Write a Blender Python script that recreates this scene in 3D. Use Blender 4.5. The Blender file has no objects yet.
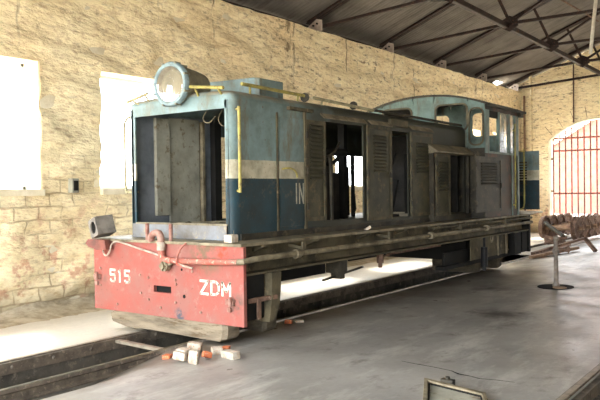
import bpy, bmesh, math, random
from mathutils import Vector, Matrix, Euler, noise
random.seed(7)
COL = bpy.context.scene.collection
R = math.radians

# ------------------------------------------------------------------ camera
sc = bpy.context.scene
RX = (0.58693577, 0.01926237, -0.80940432)
RY = (-0.80952418, -0.00246556, -0.58708136)
RZ = (-0.01330421, 0.99981142, 0.01414623)
cd = bpy.data.cameras.new('camera'); co = bpy.data.objects.new('camera', cd); COL.objects.link(co)
co.matrix_world = Matrix(((*RX, 0), (*RY, 0), (*RZ, 1.5), (0, 0, 0, 1)))
cd.sensor_width = 36; cd.lens = 714.34 * 36 / 600; cd.clip_start = .05; cd.clip_end = 300
sc.camera = co

# ------------------------------------------------------------------ materials
def lin(c):
    return tuple(((v / 12.92) if v <= .04045 else ((v + .055) / 1.055) ** 2.4) for v in [q / 255 for q in c])

class NT:
    def __init__(s, name):
        s.m = bpy.data.materials.new(name); s.m.use_nodes = True
        s.t = s.m.node_tree; s.t.nodes.clear()
        s.out = s.t.nodes.new('ShaderNodeOutputMaterial')
        s.b = s.t.nodes.new('ShaderNodeBsdfPrincipled')
        s.t.links.new(s.b.outputs[0], s.out.inputs[0])
        s.tc = s.t.nodes.new('ShaderNodeTexCoord')
    def n(s, typ, **kw):
        x = s.t.nodes.new(typ)
        for k, v in kw.items(): setattr(x, k, v)
        return x
    def l(s, a, b): s.t.links.new(a, b)
    def co(s, scale=(1, 1, 1), loc=(0, 0, 0), rot=(0, 0, 0)):
        mp = s.n('ShaderNodeMapping'); mp.inputs['Scale'].default_value = scale; mp.inputs['Location'].default_value = loc
        mp.inputs['Rotation'].default_value = rot
        s.l(s.tc.outputs['Object'], mp.inputs[0]); return mp.outputs[0]
    def noise(s, scale, detail=5, rough=.6, vec=None, dist=0):
        x = s.n('ShaderNodeTexNoise'); x.inputs['Scale'].default_value = scale; x.inputs['Detail'].default_value = detail
        x.inputs['Roughness'].default_value = rough; x.inputs['Distortion'].default_value = dist
        s.l(vec if vec else s.tc.outputs['Object'], x.inputs['Vector']); return x.outputs['Fac']
    def ramp(s, src, a, b, inv=False):
        x = s.n('ShaderNodeMapRange'); x.inputs[1].default_value = a; x.inputs[2].default_value = b
        if inv: x.inputs[3].default_value = 1; x.inputs[4].default_value = 0
        s.l(src, x.inputs[0]); return x.outputs[0]
    def math(s, op, a, b=None, c=None):
        x = s.n('ShaderNodeMath', operation=op)
        for i, v in enumerate((a, b, c)):
            if v is None: continue
            if isinstance(v, (int, float)): x.inputs[i].default_value = v
            else: s.l(v, x.inputs[i])
        return x.outputs[0]
    def mix(s, f, a, b):
        x = s.n('ShaderNodeMix', data_type='RGBA')
        for i, v in ((0, f), (6, a), (7, b)):
            if isinstance(v, (int, float)): x.inputs[i].default_value = v
            elif isinstance(v, tuple): x.inputs[i].default_value = (*v, 1)
            else: s.l(v, x.inputs[i])
        return x.outputs[2]
    def xyz(s):
        x = s.n('ShaderNodeSeparateXYZ'); s.l(s.tc.outputs['Object'], x.inputs[0]); return x.outputs
    def bump(s, h, strength=.3, dist=.01, prev=None):
        x = s.n('ShaderNodeBump'); x.inputs['Strength'].default_value = strength; x.inputs['Distance'].default_value = dist
        s.l(h, x.inputs['Height'])
        if prev: s.l(prev, x.inputs['Normal'])
        return x.outputs[0]
    def fin(s, col, rough=.7, metal=0, normal=None, spec=.4):
        if isinstance(col, tuple): s.b.inputs['Base Color'].default_value = (*col, 1)
        else: s.l(col, s.b.inputs['Base Color'])
        if isinstance(rough, (int, float)): s.b.inputs['Roughness'].default_value = rough
        else: s.l(rough, s.b.inputs['Roughness'])
        s.b.inputs['Metallic'].default_value = metal; s.b.inputs['Specular IOR Level'].default_value = spec * .6
        if normal: s.l(normal, s.b.inputs['Normal'])
        return s.m

def grime(name, c1, c2, scale=4, rough=.7, metal=0, c3=None, bs=.25, lo=.4, hi=.65, stretch=(1, 1, 1)):
    t = NT(name); v = t.co(stretch)
    f = t.ramp(t.noise(scale, 6, .65, v), lo, hi)
    col = t.mix(f, lin(c1), lin(c2))
    if c3:
        g = t.ramp(t.noise(scale * 3.3, 5, .7, v), .56, .66); col = t.mix(g, col, lin(c3))
    nm = t.bump(t.noise(scale * 14, 4, .6), bs, .006)
    return t.fin(col, rough, metal, nm)

M = {}
M['steel'] = grime('dark_grimy_steel', (66, 61, 50), (34, 32, 28), 3, .6, .1, (84, 74, 58))
M['black'] = grime('blackened_steel', (27, 26, 24), (17, 16, 15), 4, .8)
M['soot'] = grime('sooty_interior', (48, 46, 42), (26, 25, 24), 3, .8)
M['door'] = grime('oily_door_paint', (72, 69, 52), (38, 38, 30), 2.5, .55, .0, (92, 80, 56), .25)
M['doortrim'] = grime('worn_door_edge', (92, 86, 66), (46, 44, 36), 6, .65, 0, (100, 76, 52))
M['sill'] = grime('dusty_sill_steel', (98, 90, 70), (50, 46, 36), 2.2, .7, .0, (112, 100, 78))
M['pipe'] = grime('dusty_pipe', (136, 126, 104), (84, 76, 60), 5, .6)
M['yellow'] = grime('chipped_yellow_paint', (168, 156, 84), (128, 118, 74), 9, .55, 0, (108, 92, 60))
M['pale_rail'] = grime('faded_cream_rail', (176, 168, 132), (128, 118, 92), 9, .6)
M['lampbody'] = grime('dusty_olive_lamp', (140, 134, 112), (100, 96, 82), 6, .6)
M['lampring'] = grime('pale_blue_ring', (138, 160, 166), (112, 126, 128), 10, .5, 0, (92, 84, 72))
M['rust'] = grime('rusty_iron', (118, 94, 80), (82, 62, 52), 7, .8, .1, (142, 124, 108))
M['rustlight'] = grime('dusty_rusty_iron', (158, 132, 108), (120, 90, 72), 5, .8, .1)
M['truss'] = grime('painted_truss_iron', (54, 40, 36), (34, 27, 25), 4, .7, 0, (80, 52, 40))
M['gusset'] = grime('primed_plate', (196, 180, 168), (150, 134, 122), 5, .7)
M['wood'] = grime('weathered_timber', (132, 120, 102), (70, 62, 50), 3, .85, 0, (88, 72, 52), .5, .4, .65, (1, .35, 2.4))
M['darkwood'] = grime('oily_timber', (88, 80, 66), (52, 46, 38), 6, .85, 0, None, .5, .4, .65, (.4, 1, 2))
M['grey'] = grime('grey_casting', (124, 118, 110), (90, 84, 78), 8, .6)
M['greyredd'] = grime('red_slab', (128, 78, 68), (92, 62, 56), 8, .7)
M['hose'] = grime('dusty_hose', (172, 160, 146), (136, 120, 108), 12, .7)
M['redpipe'] = grime('faded_red_pipe', (168, 84, 70), (140, 96, 84), 8, .6, 0, (178, 160, 140))
M['dustyred'] = grime('dusty_red_fitting', (150, 120, 108), (120, 78, 68), 9, .7)
M['white'] = grime('stencil_white', (226, 216, 198), (206, 190, 172), 22, .8, 0, (196, 140, 124))
M['whitedull'] = grime('worn_stencil_white', (176, 174, 158), (136, 134, 120), 18, .8)
M['lightpanel'] = grime('grey_inner_panel', (158, 156, 142), (122, 120, 110), 2.4, .7, 0, (112, 100, 80))
M['panel2'] = grime('blue_grey_inner_panel', (120, 126, 134), (86, 92, 98), 2, .7)
M['gate'] = grime('red_oxide_bar', (146, 92, 84), (112, 68, 62), 6, .7)
M['tyre'] = grime('polished_tyre', (176, 160, 146), (128, 104, 90), 6, .5, .4)
M['whitepipe'] = grime('off_white_conduit', (214, 208, 196), (180, 172, 158), 6, .6)
M['brickpale'] = grime('limewashed_brick', (188, 180, 166), (150, 138, 122), 14, .9, 0, (184, 118, 84))
M['brickred'] = grime('orange_brick', (196, 112, 72), (166, 92, 66), 14, .9, 0, (206, 188, 168))
M['kick'] = grime('scuffed_grey_blue_paint', (122, 126, 132), (104, 98, 90), 3, .6, 0, (142, 132, 114))
M['rubber'] = grime('black_rubber', (30, 30, 32), (20, 20, 22), 6, .5)
M['bank'] = grime('wall_foot_rubble', (190, 178, 156), (142, 130, 110), 6, .95, 0, (176, 164, 140), .8)
M['railm'] = grime('dusty_rail', (112, 102, 90), (74, 68, 62), 6, .65, .2, (134, 122, 108), .3)
M['railtop'] = grime('worn_rail_head', (150, 140, 124), (112, 102, 90), 8, .45, .3)
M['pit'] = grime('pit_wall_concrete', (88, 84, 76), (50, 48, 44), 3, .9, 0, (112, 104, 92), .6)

def livery(name='blue_cream_livery', soot=True):
    t = NT(name); z = t.xyz()[2]
    wob = t.math('MULTIPLY', t.math('SUBTRACT', t.noise(14, 3), .5), .012)
    zz = t.math('ADD', z, wob)
    up = t.mix(t.ramp(t.noise(2.6, 6, .65), .38, .66), lin((122, 144, 146)), lin((92, 106, 102)))
    up = t.mix(t.ramp(t.noise(5, 7, .7, t.co((1, 1, .35))), .52, .68), up, lin((108, 102, 84)))
    cr = t.mix(t.ramp(t.noise(6, 5), .4, .7), lin((190, 184, 162)), lin((140, 134, 114)))
    dk = t.mix(t.ramp(t.noise(3, 6, .7), .38, .66), lin((34, 60, 70)), lin((38, 48, 50)))
    dk = t.mix(t.ramp(t.noise(5, 6, .7), .56, .72), dk, lin((96, 88, 74)))
    c = t.mix(t.math('GREATER_THAN', zz, 1.625), dk, cr)
    c = t.mix(t.math('GREATER_THAN', zz, 1.815), c, up)
    # rust speckles, and dusty top
    c = t.mix(t.ramp(t.noise(30, 4, .7), .64, .72), c, lin((96, 70, 52)))
    g = t.n('ShaderNodeNewGeometry'); sx = t.n('ShaderNodeSeparateXYZ'); t.l(g.outputs['True Normal'], sx.inputs[0])
    dust = t.math('MULTIPLY', t.ramp(sx.outputs[2], .35, .8), t.ramp(t.noise(4, 4), .3, .55))
    c = t.mix(dust, c, lin((150, 136, 112)))
    # soot further along the hood (oil and smoke dirt on the paint)
    x = t.xyz()[0]
    if soot: s_ = t.ramp(t.math('ADD', x, t.math('MULTIPLY', t.noise(1.2, 4), 1.2)), -2.35, -1.7)
    if soot: c = t.mix(t.math('MULTIPLY', s_, t.ramp(t.noise(2.2, 5), .1, .4)), c, lin((50, 50, 41)))
    return t.fin(c, .5, 0, t.bump(t.noise(5, 3), .15, .02, t.bump(t.noise(60, 3), .15, .004)))
M['livery'] = livery(); M['livery2'] = livery('blue_cream_livery_clean', False)

def teal():
    t = NT('worn_teal_paint')
    c = t.mix(t.ramp(t.noise(2.4, 6, .65), .36, .64), lin((112, 134, 128)), lin((74, 86, 78)))
    c = t.mix(t.ramp(t.noise(6, 6, .7, t.co((1, 1, .3))), .54, .7), c, lin((92, 80, 62)))
    return t.fin(c, .5, 0, t.bump(t.noise(50, 3), .2, .004))
M['teal'] = teal()

def cabdirty():
    t = NT('cab_lower_paint')
    c = t.mix(t.ramp(t.noise(2, 6, .65), .4, .6), lin((66, 52, 42)), lin((44, 41, 37)))
    c = t.mix(t.ramp(t.noise(5, 5, .7), .52, .66), c, lin((88, 56, 42)))
    return t.fin(c, .6, 0, t.bump(t.noise(40, 3), .2, .004))
M['cabdirty'] = cabdirty()

def redpaint():
    t = NT('faded_red_beam')
    c = t.mix(t.ramp(t.noise(2.4, 6, .7), .35, .62), lin((146, 74, 65)), lin((134, 88, 80)))
    c = t.mix(t.ramp(t.noise(7, 7, .75), .55, .7), c, lin((138, 108, 98)))
    c = t.mix(t.ramp(t.noise(22, 5, .7), .62, .7), c, lin((104, 70, 60)))
    # scraped patch near the top edge and a dark smear low down, relative to the root
    for ctr, rad, colr in (((-.06, -.62, .9), .27, (104, 84, 66)), ((-.06, -.84, .9), .12, (176, 60, 40)), ((-.06, -.25, .25), .1, (74, 74, 82)), ((-.06, -1.0, .42), .12, (96, 80, 72)), ((-.06, .95, .55), .09, (120, 84, 76))):
        d = t.n('ShaderNodeVectorMath', operation='DISTANCE'); t.l(t.tc.outputs['Object'], d.inputs[0]); d.inputs[1].default_value = (ctr[0] - 4.18, ctr[1], ctr[2])
        f = t.math('MULTIPLY', t.ramp(d.outputs['Value'], rad * .5, rad, True), t.ramp(t.noise(9, 5, .7), .42, .54))
        c = t.mix(f, c, lin(colr))
    return t.fin(c, .6, 0, t.bump(t.noise(40, 4), .2, .004))
M['red'] = redpaint()

def plaster(name, axis='x', streaks=True):
    t = NT(name); X, Y, Z = t.xyz()
    u = X if axis == 'x' else Y
    sc3 = (2.2, 2.2, 6.5)
    base = t.mix(t.ramp(t.noise(.9, 5, .6), .35, .65), lin((252, 238, 202)), lin((242, 222, 182)))
    far = t.ramp(X, 5.0, 12.0) if axis == 'x' else 1.0
    amt = t.math('ADD', t.math('MULTIPLY', far, .75), .25)
    base = t.mix(t.ramp(t.noise(3.2, 6, .7, t.co(sc3)), .5, .68), base, lin((214, 188, 150)))
    # dirt in the crevices, with their shade painted into the colour
    cr = t.ramp(t.noise(2.3, 7, .68, t.co(sc3, (3, 1, 7)), .15), .56, .66)
    base = t.mix(t.math('MULTIPLY', t.math('MULTIPLY', cr, .85), amt), base, lin((118, 96, 76)))
    fine = t.ramp(t.noise(9, 8, .75, t.co((1, 1, 2.2))), .60, .68)
    base = t.mix(t.math('MULTIPLY', t.math('MULTIPLY', fine, .6), amt), base, lin((138, 112, 88)))
    # brick coursing showing through, low on the wall
    cb = t.n('ShaderNodeCombineXYZ'); t.l(u, cb.inputs[0]); t.l(Z, cb.inputs[1])
    dv = t.n('ShaderNodeVectorMath', operation='ADD'); t.l(cb.outputs[0], dv.inputs[0])
    nz = t.n('ShaderNodeTexNoise'); nz.inputs['Scale'].default_value = 3; t.l(t.tc.outputs['Object'], nz.inputs['Vector'])
    ms = t.n('ShaderNodeVectorMath', operation='SCALE'); ms.inputs['Scale'].default_value = .07; t.l(nz.outputs['Color'], ms.inputs[0]); t.l(ms.outputs[0], dv.inputs[1])
    bk = t.n('ShaderNodeTexBrick'); t.l(dv.outputs[0], bk.inputs['Vector'])
    bk.inputs['Scale'].default_value = 1; bk.inputs['Brick Width'].default_value = .36; bk.inputs['Row Height'].default_value = .17
    bk.inputs['Mortar Size'].default_value = .012; bk.inputs['Mortar Smooth'].default_value = .3
    bk.inputs['Color1'].default_value = (1, 1, 1, 1); bk.inputs['Color2'].default_value = (.8, .8, .8, 1); bk.inputs['Mortar'].default_value = (0, 0, 0, 1)
    bw = t.n('ShaderNodeRGBToBW'); t.l(bk.outputs['Color'], bw.inputs[0])
    low = t.math('MULTIPLY', t.ramp(Z, 2.6, 1.2) if axis == 'x' else t.ramp(Z, 9, 8), t.ramp(t.noise(1.3, 4, .6, t.co((1, 1, 1), (5, 5, 5))), .42, .56))
    mort = t.math('MULTIPLY', t.math('MULTIPLY', bk.outputs['Fac'], low), 1.0 if axis == 'x' else .35)
    base = t.mix(t.math('MULTIPLY', mort, .55), base, lin((150, 120, 88)))
    # lost paint: pinkish brick low down
    pk = t.math('MULTIPLY', t.ramp(Z, 1.7, .7), t.ramp(t.noise(3.4, 5, .7), .54, .62))
    base = t.mix(t.math('MULTIPLY', pk, .7), base, lin((206, 150, 126)))
    if streaks:
        v = t.co((5.5, 5.5, .12))
        st = t.ramp(t.noise(1, 3, .6, v), .62, .70)
        hi = t.ramp(t.math('ADD', Z, t.math('MULTIPLY', t.noise(1, 2, .5, t.co((3, 3, .01))), 2.2)), 4.3, 5.3)
        base = t.mix(t.math('MULTIPLY', t.math('MULTIPLY', st, hi), .8), base, lin((110, 84, 60)))
    # damp foot of the wall
    ft = t.ramp(t.math('ADD', Z, t.math('MULTIPLY', t.noise(4, 5), .35)), .55, .25)
    base = t.mix(t.math('MULTIPLY', ft, .7), base, lin((138, 126, 104)))
    n1 = t.bump(t.noise(1.5, 6, .55, t.co((2.6, 2.6, 6), (3, 1, 7)), 0), .6, .12)
    n2 = t.bump(t.noise(9, 6, .6, t.co((1, 1, 2.2))), .35, .03, n1)
    n3 = t.bump(t.math('MULTIPLY', mort, -1), .8, .02, n2)
    return t.fin(base, .92, 0, n3, .15)
M['wallx'] = plaster('limewashed_wall_side', 'x')
M['wally'] = plaster('limewashed_wall_end', 'y')
M['plain'] = grime('pale_limewash', (236, 226, 204), (214, 200, 170), 3, .9, 0, None, .5)

def floorm():
    t = NT('dusty_concrete_floor')
    c = t.mix(t.ramp(t.noise(.55, 6, .6), .34, .66), lin((156, 153, 147)), lin((128, 125, 120)))
    c = t.mix(t.ramp(t.noise(1.6, 7, .7, t.co((.5, 1.6, 1), (4, 2, 0))), .5, .66), c, lin((176, 173, 166)))
    c = t.mix(t.ramp(t.noise(3.1, 7, .7, t.co((.7, 1, 1), (9, 1, 0))), .56, .7), c, lin((104, 98, 90)))
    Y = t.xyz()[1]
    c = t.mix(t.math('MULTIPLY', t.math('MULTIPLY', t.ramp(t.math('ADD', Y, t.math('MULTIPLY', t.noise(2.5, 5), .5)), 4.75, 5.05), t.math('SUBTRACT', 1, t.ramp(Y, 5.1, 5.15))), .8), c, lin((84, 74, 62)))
    # paler between the track and the wall: window light put into the colour
    c = t.mix(t.math('MULTIPLY', t.ramp(Y, 5.7, 6.1), .75), c, lin((214, 206, 192)))
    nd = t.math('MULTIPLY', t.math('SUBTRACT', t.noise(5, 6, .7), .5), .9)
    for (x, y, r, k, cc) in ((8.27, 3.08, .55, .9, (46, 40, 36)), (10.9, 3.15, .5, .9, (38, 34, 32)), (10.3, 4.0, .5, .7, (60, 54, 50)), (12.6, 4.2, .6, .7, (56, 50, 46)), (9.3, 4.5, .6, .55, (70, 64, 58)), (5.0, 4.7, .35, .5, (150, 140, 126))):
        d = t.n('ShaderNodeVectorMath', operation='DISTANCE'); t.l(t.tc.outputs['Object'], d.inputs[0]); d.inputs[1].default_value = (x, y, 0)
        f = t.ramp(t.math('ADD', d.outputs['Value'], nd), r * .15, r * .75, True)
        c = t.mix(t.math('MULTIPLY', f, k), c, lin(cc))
    fine = t.ramp(t.noise(26, 5, .7), .3, .7)
    c = t.mix(t.math('MULTIPLY', fine, .18), c, lin((90, 84, 78)))
    return t.fin(c, t.ramp(t.noise(1.4, 4), -.2, 1.6), 0, t.bump(t.noise(2.5, 6), .25, .03, t.bump(t.noise(30, 5), .25, .004)), .35)
M['floor'] = floorm()

def roofm():
    t = NT('weathered_corrugated_sheet')
    c = t.mix(t.ramp(t.noise(.9, 6, .65), .35, .65), lin((128, 122, 116)), lin((100, 95, 90)))
    c = t.mix(t.math('MULTIPLY', t.ramp(t.noise(1, 5, .7, t.co((7, .5, .5))), .5, .7), .6), c, lin((76, 69, 64)))
    c = t.mix(t.math('MULTIPLY', t.ramp(t.noise(1, 5, .7, t.co((13, .4, .4), (3, 1, 1))), .56, .7), .5), c, lin((132, 124, 114)))
    return t.fin(c, .75, 0, t.bump(t.noise(30, 4), .2, .004))
M['roof'] = roofm()

def simple(name, c, rough=.8, metal=0): return NT(name).fin(lin(c), rough, metal)
M['outground'] = grime('sunlit_ground', (214, 204, 186), (196, 184, 164), 1, .95)
M['outwall'] = grime('pinkish_gable_brick', (128, 84, 74), (112, 72, 62), 3, .9)
M['outtrim'] = simple('white_bargeboard', (230, 228, 222))
M['outroof'] = grime('grey_sheet_roof', (104, 108, 116), (92, 94, 102), 3, .8)
M['void'] = simple('drilled_hole', (14, 13, 12), .9)

def glassm(name, dirty=.35):
    t = NT(name)
    gl = t.n('ShaderNodeBsdfGlass'); gl.inputs['Roughness'].default_value = .02; gl.inputs['IOR'].default_value = 1.05
    tr = t.n('ShaderNodeBsdfTransparent'); gs = t.n('ShaderNodeBsdfGlossy'); gs.inputs['Roughness'].default_value = .05
    df = t.n('ShaderNodeBsdfDiffuse'); df.inputs[0].default_value = (*lin((196, 196, 190)), 1)
    m1 = t.n('ShaderNodeMixShader'); m1.inputs[0].default_value = .12; t.l(tr.outputs[0], m1.inputs[1]); t.l(gs.outputs[0], m1.inputs[2])
    m2 = t.n('ShaderNodeMixShader'); f = t.math('MULTIPLY', t.ramp(t.noise(6, 5, .7), .2, .8), dirty); t.l(f, m2.inputs[0])
    t.l(m1.outputs[0], m2.inputs[1]); t.l(df.outputs[0], m2.inputs[2]); t.l(m2.outputs[0], t.out.inputs[0])
    t.t.nodes.remove(gl); t.t.nodes.remove(t.b)
    return t.m
M['glass'] = glassm('dusty_window_glass', .55)
M['lensglass'] = glassm('lamp_lens_glass', .06)
M['reflector'] = grime('tarnished_reflector', (200, 194, 182), (160, 152, 138), 5, .3, .95)

# ------------------------------------------------------------------ mesh builder
class MB:
    def __init__(s): s.v = []; s.f = []
    def add(s, vs, fs):
        k = len(s.v); s.v += [tuple(v) for v in vs]; s.f += [tuple(i + k for i in f) for f in fs]; return s
    def box(s, x0, x1, y0, y1, z0, z1):
        vs = [(x, y, z) for x in (x0, x1) for y in (y0, y1) for z in (z0, z1)]
        return s.add(vs, [(0, 1, 3, 2), (4, 6, 7, 5), (0, 4, 5, 1), (2, 3, 7, 6), (0, 2, 6, 4), (1, 5, 7, 3)])
    def obox(s, c, size, rot=(0, 0, 0)):
        m = Euler(rot).to_matrix(); c = Vector(c)
        vs = [c + m @ Vector((x * size[0] / 2, y * size[1] / 2, z * size[2] / 2)) for x in (-1, 1) for y in (-1, 1) for z in (-1, 1)]
        return s.add(vs, [(0, 1, 3, 2), (4, 6, 7, 5), (0, 4, 5, 1), (2, 3, 7, 6), (0, 2, 6, 4), (1, 5, 7, 3)])
    def bar(s, p0, p1, w, h, up=(0, 0, 1)):
        p0, p1 = Vector(p0), Vector(p1); d = (p1 - p0).normalized(); up = Vector(up)
        if abs(d.dot(up)) > .98: up = Vector((1, 0, 0))
        a = d.cross(up).normalized(); b = a.cross(d).normalized()
        vs = [p + a * w / 2 * i + b * h / 2 * j for p in (p0, p1) for i, j in ((-1, -1), (1, -1), (1, 1), (-1, 1))]
        return s.add(vs, [(3, 2, 1, 0), (4, 5, 6, 7), (0, 1, 5, 4), (1, 2, 6, 5), (2, 3, 7, 6), (3, 0, 4, 7)])
    def angle(s, p0, p1, w, th=.01, up=(0, 0, 1)):     # L section
        p0, p1 = Vector(p0), Vector(p1); d = (p1 - p0).normalized(); u = Vector(up)
        if abs(d.dot(u)) > .98: u = Vector((1, 0, 0))
        a = d.cross(u).normalized(); b = a.cross(d).normalized()
        s.bar(p0, p1, w, th, up); return s.bar(p0 + (b - a) * w / 2, p1 + (b - a) * w / 2, th, w, up)
    def lathe(s, o, d, prof, seg=20, caps=True):
        o = Vector(o); d = Vector(d).normalized()
        u = Vector((0, 0, 1)) if abs(d.z) < .9 else Vector((1, 0, 0))
        a = d.cross(u).normalized(); b = a.cross(d).normalized(); k = len(s.v)
        for t, r in prof:
            for i in range(seg):
                q = 2 * math.pi * i / seg; s.v.append(tuple(o + d * t + (a * math.cos(q) + b * math.sin(q)) * r))
        for j in range(len(prof) - 1):
            for i in range(seg):
                i2 = (i + 1) % seg; s.f.append((k + j * seg + i, k + j * seg + i2, k + (j + 1) * seg + i2, k + (j + 1) * seg + i))
        if caps:
            s.f.append(tuple(k + i for i in reversed(range(seg)))); s.f.append(tuple(k + (len(prof) - 1) * seg + i for i in range(seg)))
        return s
    def cyl(s, p0, p1, r, seg=14, r2=None):
        p0, p1 = Vector(p0), Vector(p1)
        return s.lathe(p0, p1 - p0, [(0, r), ((p1 - p0).length, r if r2 is None else r2)], seg)
    def tube(s, pts, r, seg=10, smooth=0):
        pts = [Vector(p) for p in pts]
        for _ in range(smooth):
            q = [pts[0]]
            for a, b in zip(pts, pts[1:]): q += [a.lerp(b, .25), a.lerp(b, .75)]
            pts = q + [pts[-1]]
        k = len(s.v); n = len(pts); up = None
        for i, p in enumerate(pts):
            d = (pts[min(i + 1, n - 1)] - pts[max(i - 1, 0)]).normalized()
            if up is None: up = Vector((0, 0, 1)) if abs(d.z) < .9 else Vector((1, 0, 0))
            a = d.cross(up).normalized(); up = a.cross(d).normalized()
            for j in range(seg):
                q = 2 * math.pi * j / seg; s.v.append(tuple(p + (a * math.cos(q) + up * math.sin(q)) * r))
        for i in range(n - 1):
            for j in range(seg):
                j2 = (j + 1) % seg; s.f.append((k + i * seg + j, k + i * seg + j2, k + (i + 1) * seg + j2, k + (i + 1) * seg + j))
        s.f.append(tuple(k + j for j in reversed(range(seg)))); s.f.append(tuple(k + (n - 1) * seg + j for j in range(seg)))
        return s
    def prism(s, poly, axis, a, b):
        def P(u, v, t): return {'x': (t, u, v), 'y': (u, t, v), 'z': (u, v, t)}[axis]
        n = len(poly); vs = [P(u, v, a) for u, v in poly] + [P(u, v, b) for u, v in poly]
        return s.add(vs, [tuple(range(n)), tuple(reversed(range(n, 2 * n)))] + [(i, i + n, (i + 1) % n + n, (i + 1) % n) for i in range(n)])
    def ring(s, outer, inner, axis, a, b):              # two loops with the same count: a plate with a hole
        def P(u, v, t): return {'x': (t, u, v), 'y': (u, t, v), 'z': (u, v, t)}[axis]
        n = len(outer); vs = [P(u, v, t) for t in (a, b) for L in (outer, inner) for u, v in L]; f = []
        for i in range(n):
            j = (i + 1) % n
            f += [(i, j, n + j, n + i), (2 * n + i, 3 * n + i, 3 * n + j, 2 * n + j), (i, 2 * n + i, 2 * n + j, j), (n + i, n + j, 3 * n + j, 3 * n + i)]
        return s.add(vs, f)
    def build(s, name, mat, parent=None, root=None, smooth=False, bevel=0, mats=None, sub=0):
        # vertices are given in world space; the origin goes to the base (top-level) or to the root
        if parent is not None:
            L = Vector(parent.get('_o', (0, 0, 0))) if '_o' in parent else Vector(parent.location)
        elif root is not None: L = Vector(root)
        else:
            xs, ys, zs = zip(*s.v); L = Vector(((min(xs) + max(xs)) / 2, (min(ys) + max(ys)) / 2, min(zs)))
        me = bpy.data.meshes.new(name)
        me.from_pydata([(x - L.x, y - L.y, z - L.z) for x, y, z in s.v], [], s.f)
        bm = bmesh.new(); bm.from_mesh(me); bmesh.ops.recalc_face_normals(bm, faces=bm.faces); bm.to_mesh(me); bm.free()
        me.materials.append(mat)
        o = bpy.data.objects.new(name, me); COL.objects.link(o)
        if parent is not None: o.parent = parent
        else: o.location = L
        if smooth:
            me.shade_smooth() if hasattr(me, 'shade_smooth') else None
            for p in me.polygons: p.use_smooth = True
            try: me.set_sharp_from_angle(angle=R(40))
            except Exception: pass
        if bevel:
            b = o.modifiers.new('bevel', 'BEVEL'); b.width = bevel; b.segments = 2; b.limit_method = 'ANGLE'; b.angle_limit = R(40)
        return o

SUB = {}
def loose(mb):
    p = list(range(len(mb.v)))
    def fd(i):
        while p[i] != i: p[i] = p[p[i]]; i = p[i]
        return i
    for f in mb.f:
        for q in f[1:]: p[fd(q)] = fd(f[0])
    g = {}
    for f in mb.f: g.setdefault(fd(f[0]), []).append(f)
    out = []
    for k in sorted(g):
        m = MB(); ids = sorted({q for f in g[k] for q in f}); mp = {q: i for i, q in enumerate(ids)}
        m.v = [mb.v[q] for q in ids]; m.f = [tuple(mp[q] for q in f) for f in g[k]]; out.append(m)
    return out
def each(mb, name, mat, parent, **kw):
    return [part(m, name, M[mat], parent, **kw) for m in loose(mb)]
def part(mb, name, mat, parent, **kw):
    """child of a thing (or of a part): same origin as the thing"""
    o = mb.build(name, mat, None, SUB[parent.name], **kw)
    o.parent = parent; o.location = (0, 0, 0)
    SUB[o.name] = SUB[parent.name]
    return o
def tag(o, label, cat, group=None, kind=None):
    o['label'] = label; o['category'] = cat
    if group: o['group'] = group
    if kind: o['kind'] = kind
    return o
def thing(name, loc, label, cat, group=None):
    o = bpy.data.objects.new(name, None); COL.objects.link(o); o.location = loc; o.empty_display_size = .2
    SUB[o.name] = Vector(loc); return tag(o, label, cat, group)
def single(mb, name, mat, label, cat, group=None, **kw):
    o = mb.build(name, mat, **kw); SUB[o.name] = o.location.copy(); return tag(o, label, cat, group)
def struct(mb, name, mat, label=None, **kw):
    o = mb.build(name, mat, None, (0, 0, 0), **kw); o['kind'] = 'structure'
    if label: o['label'] = label
    SUB[o.name] = Vector((0, 0, 0)); return o
def copy_tree(o, parent=None):
    c = o.copy(); COL.objects.link(c)
    if parent: c.parent = parent
    for ch in [q for q in bpy.data.objects if q.parent == o]: copy_tree(ch, c)
    return c

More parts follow.
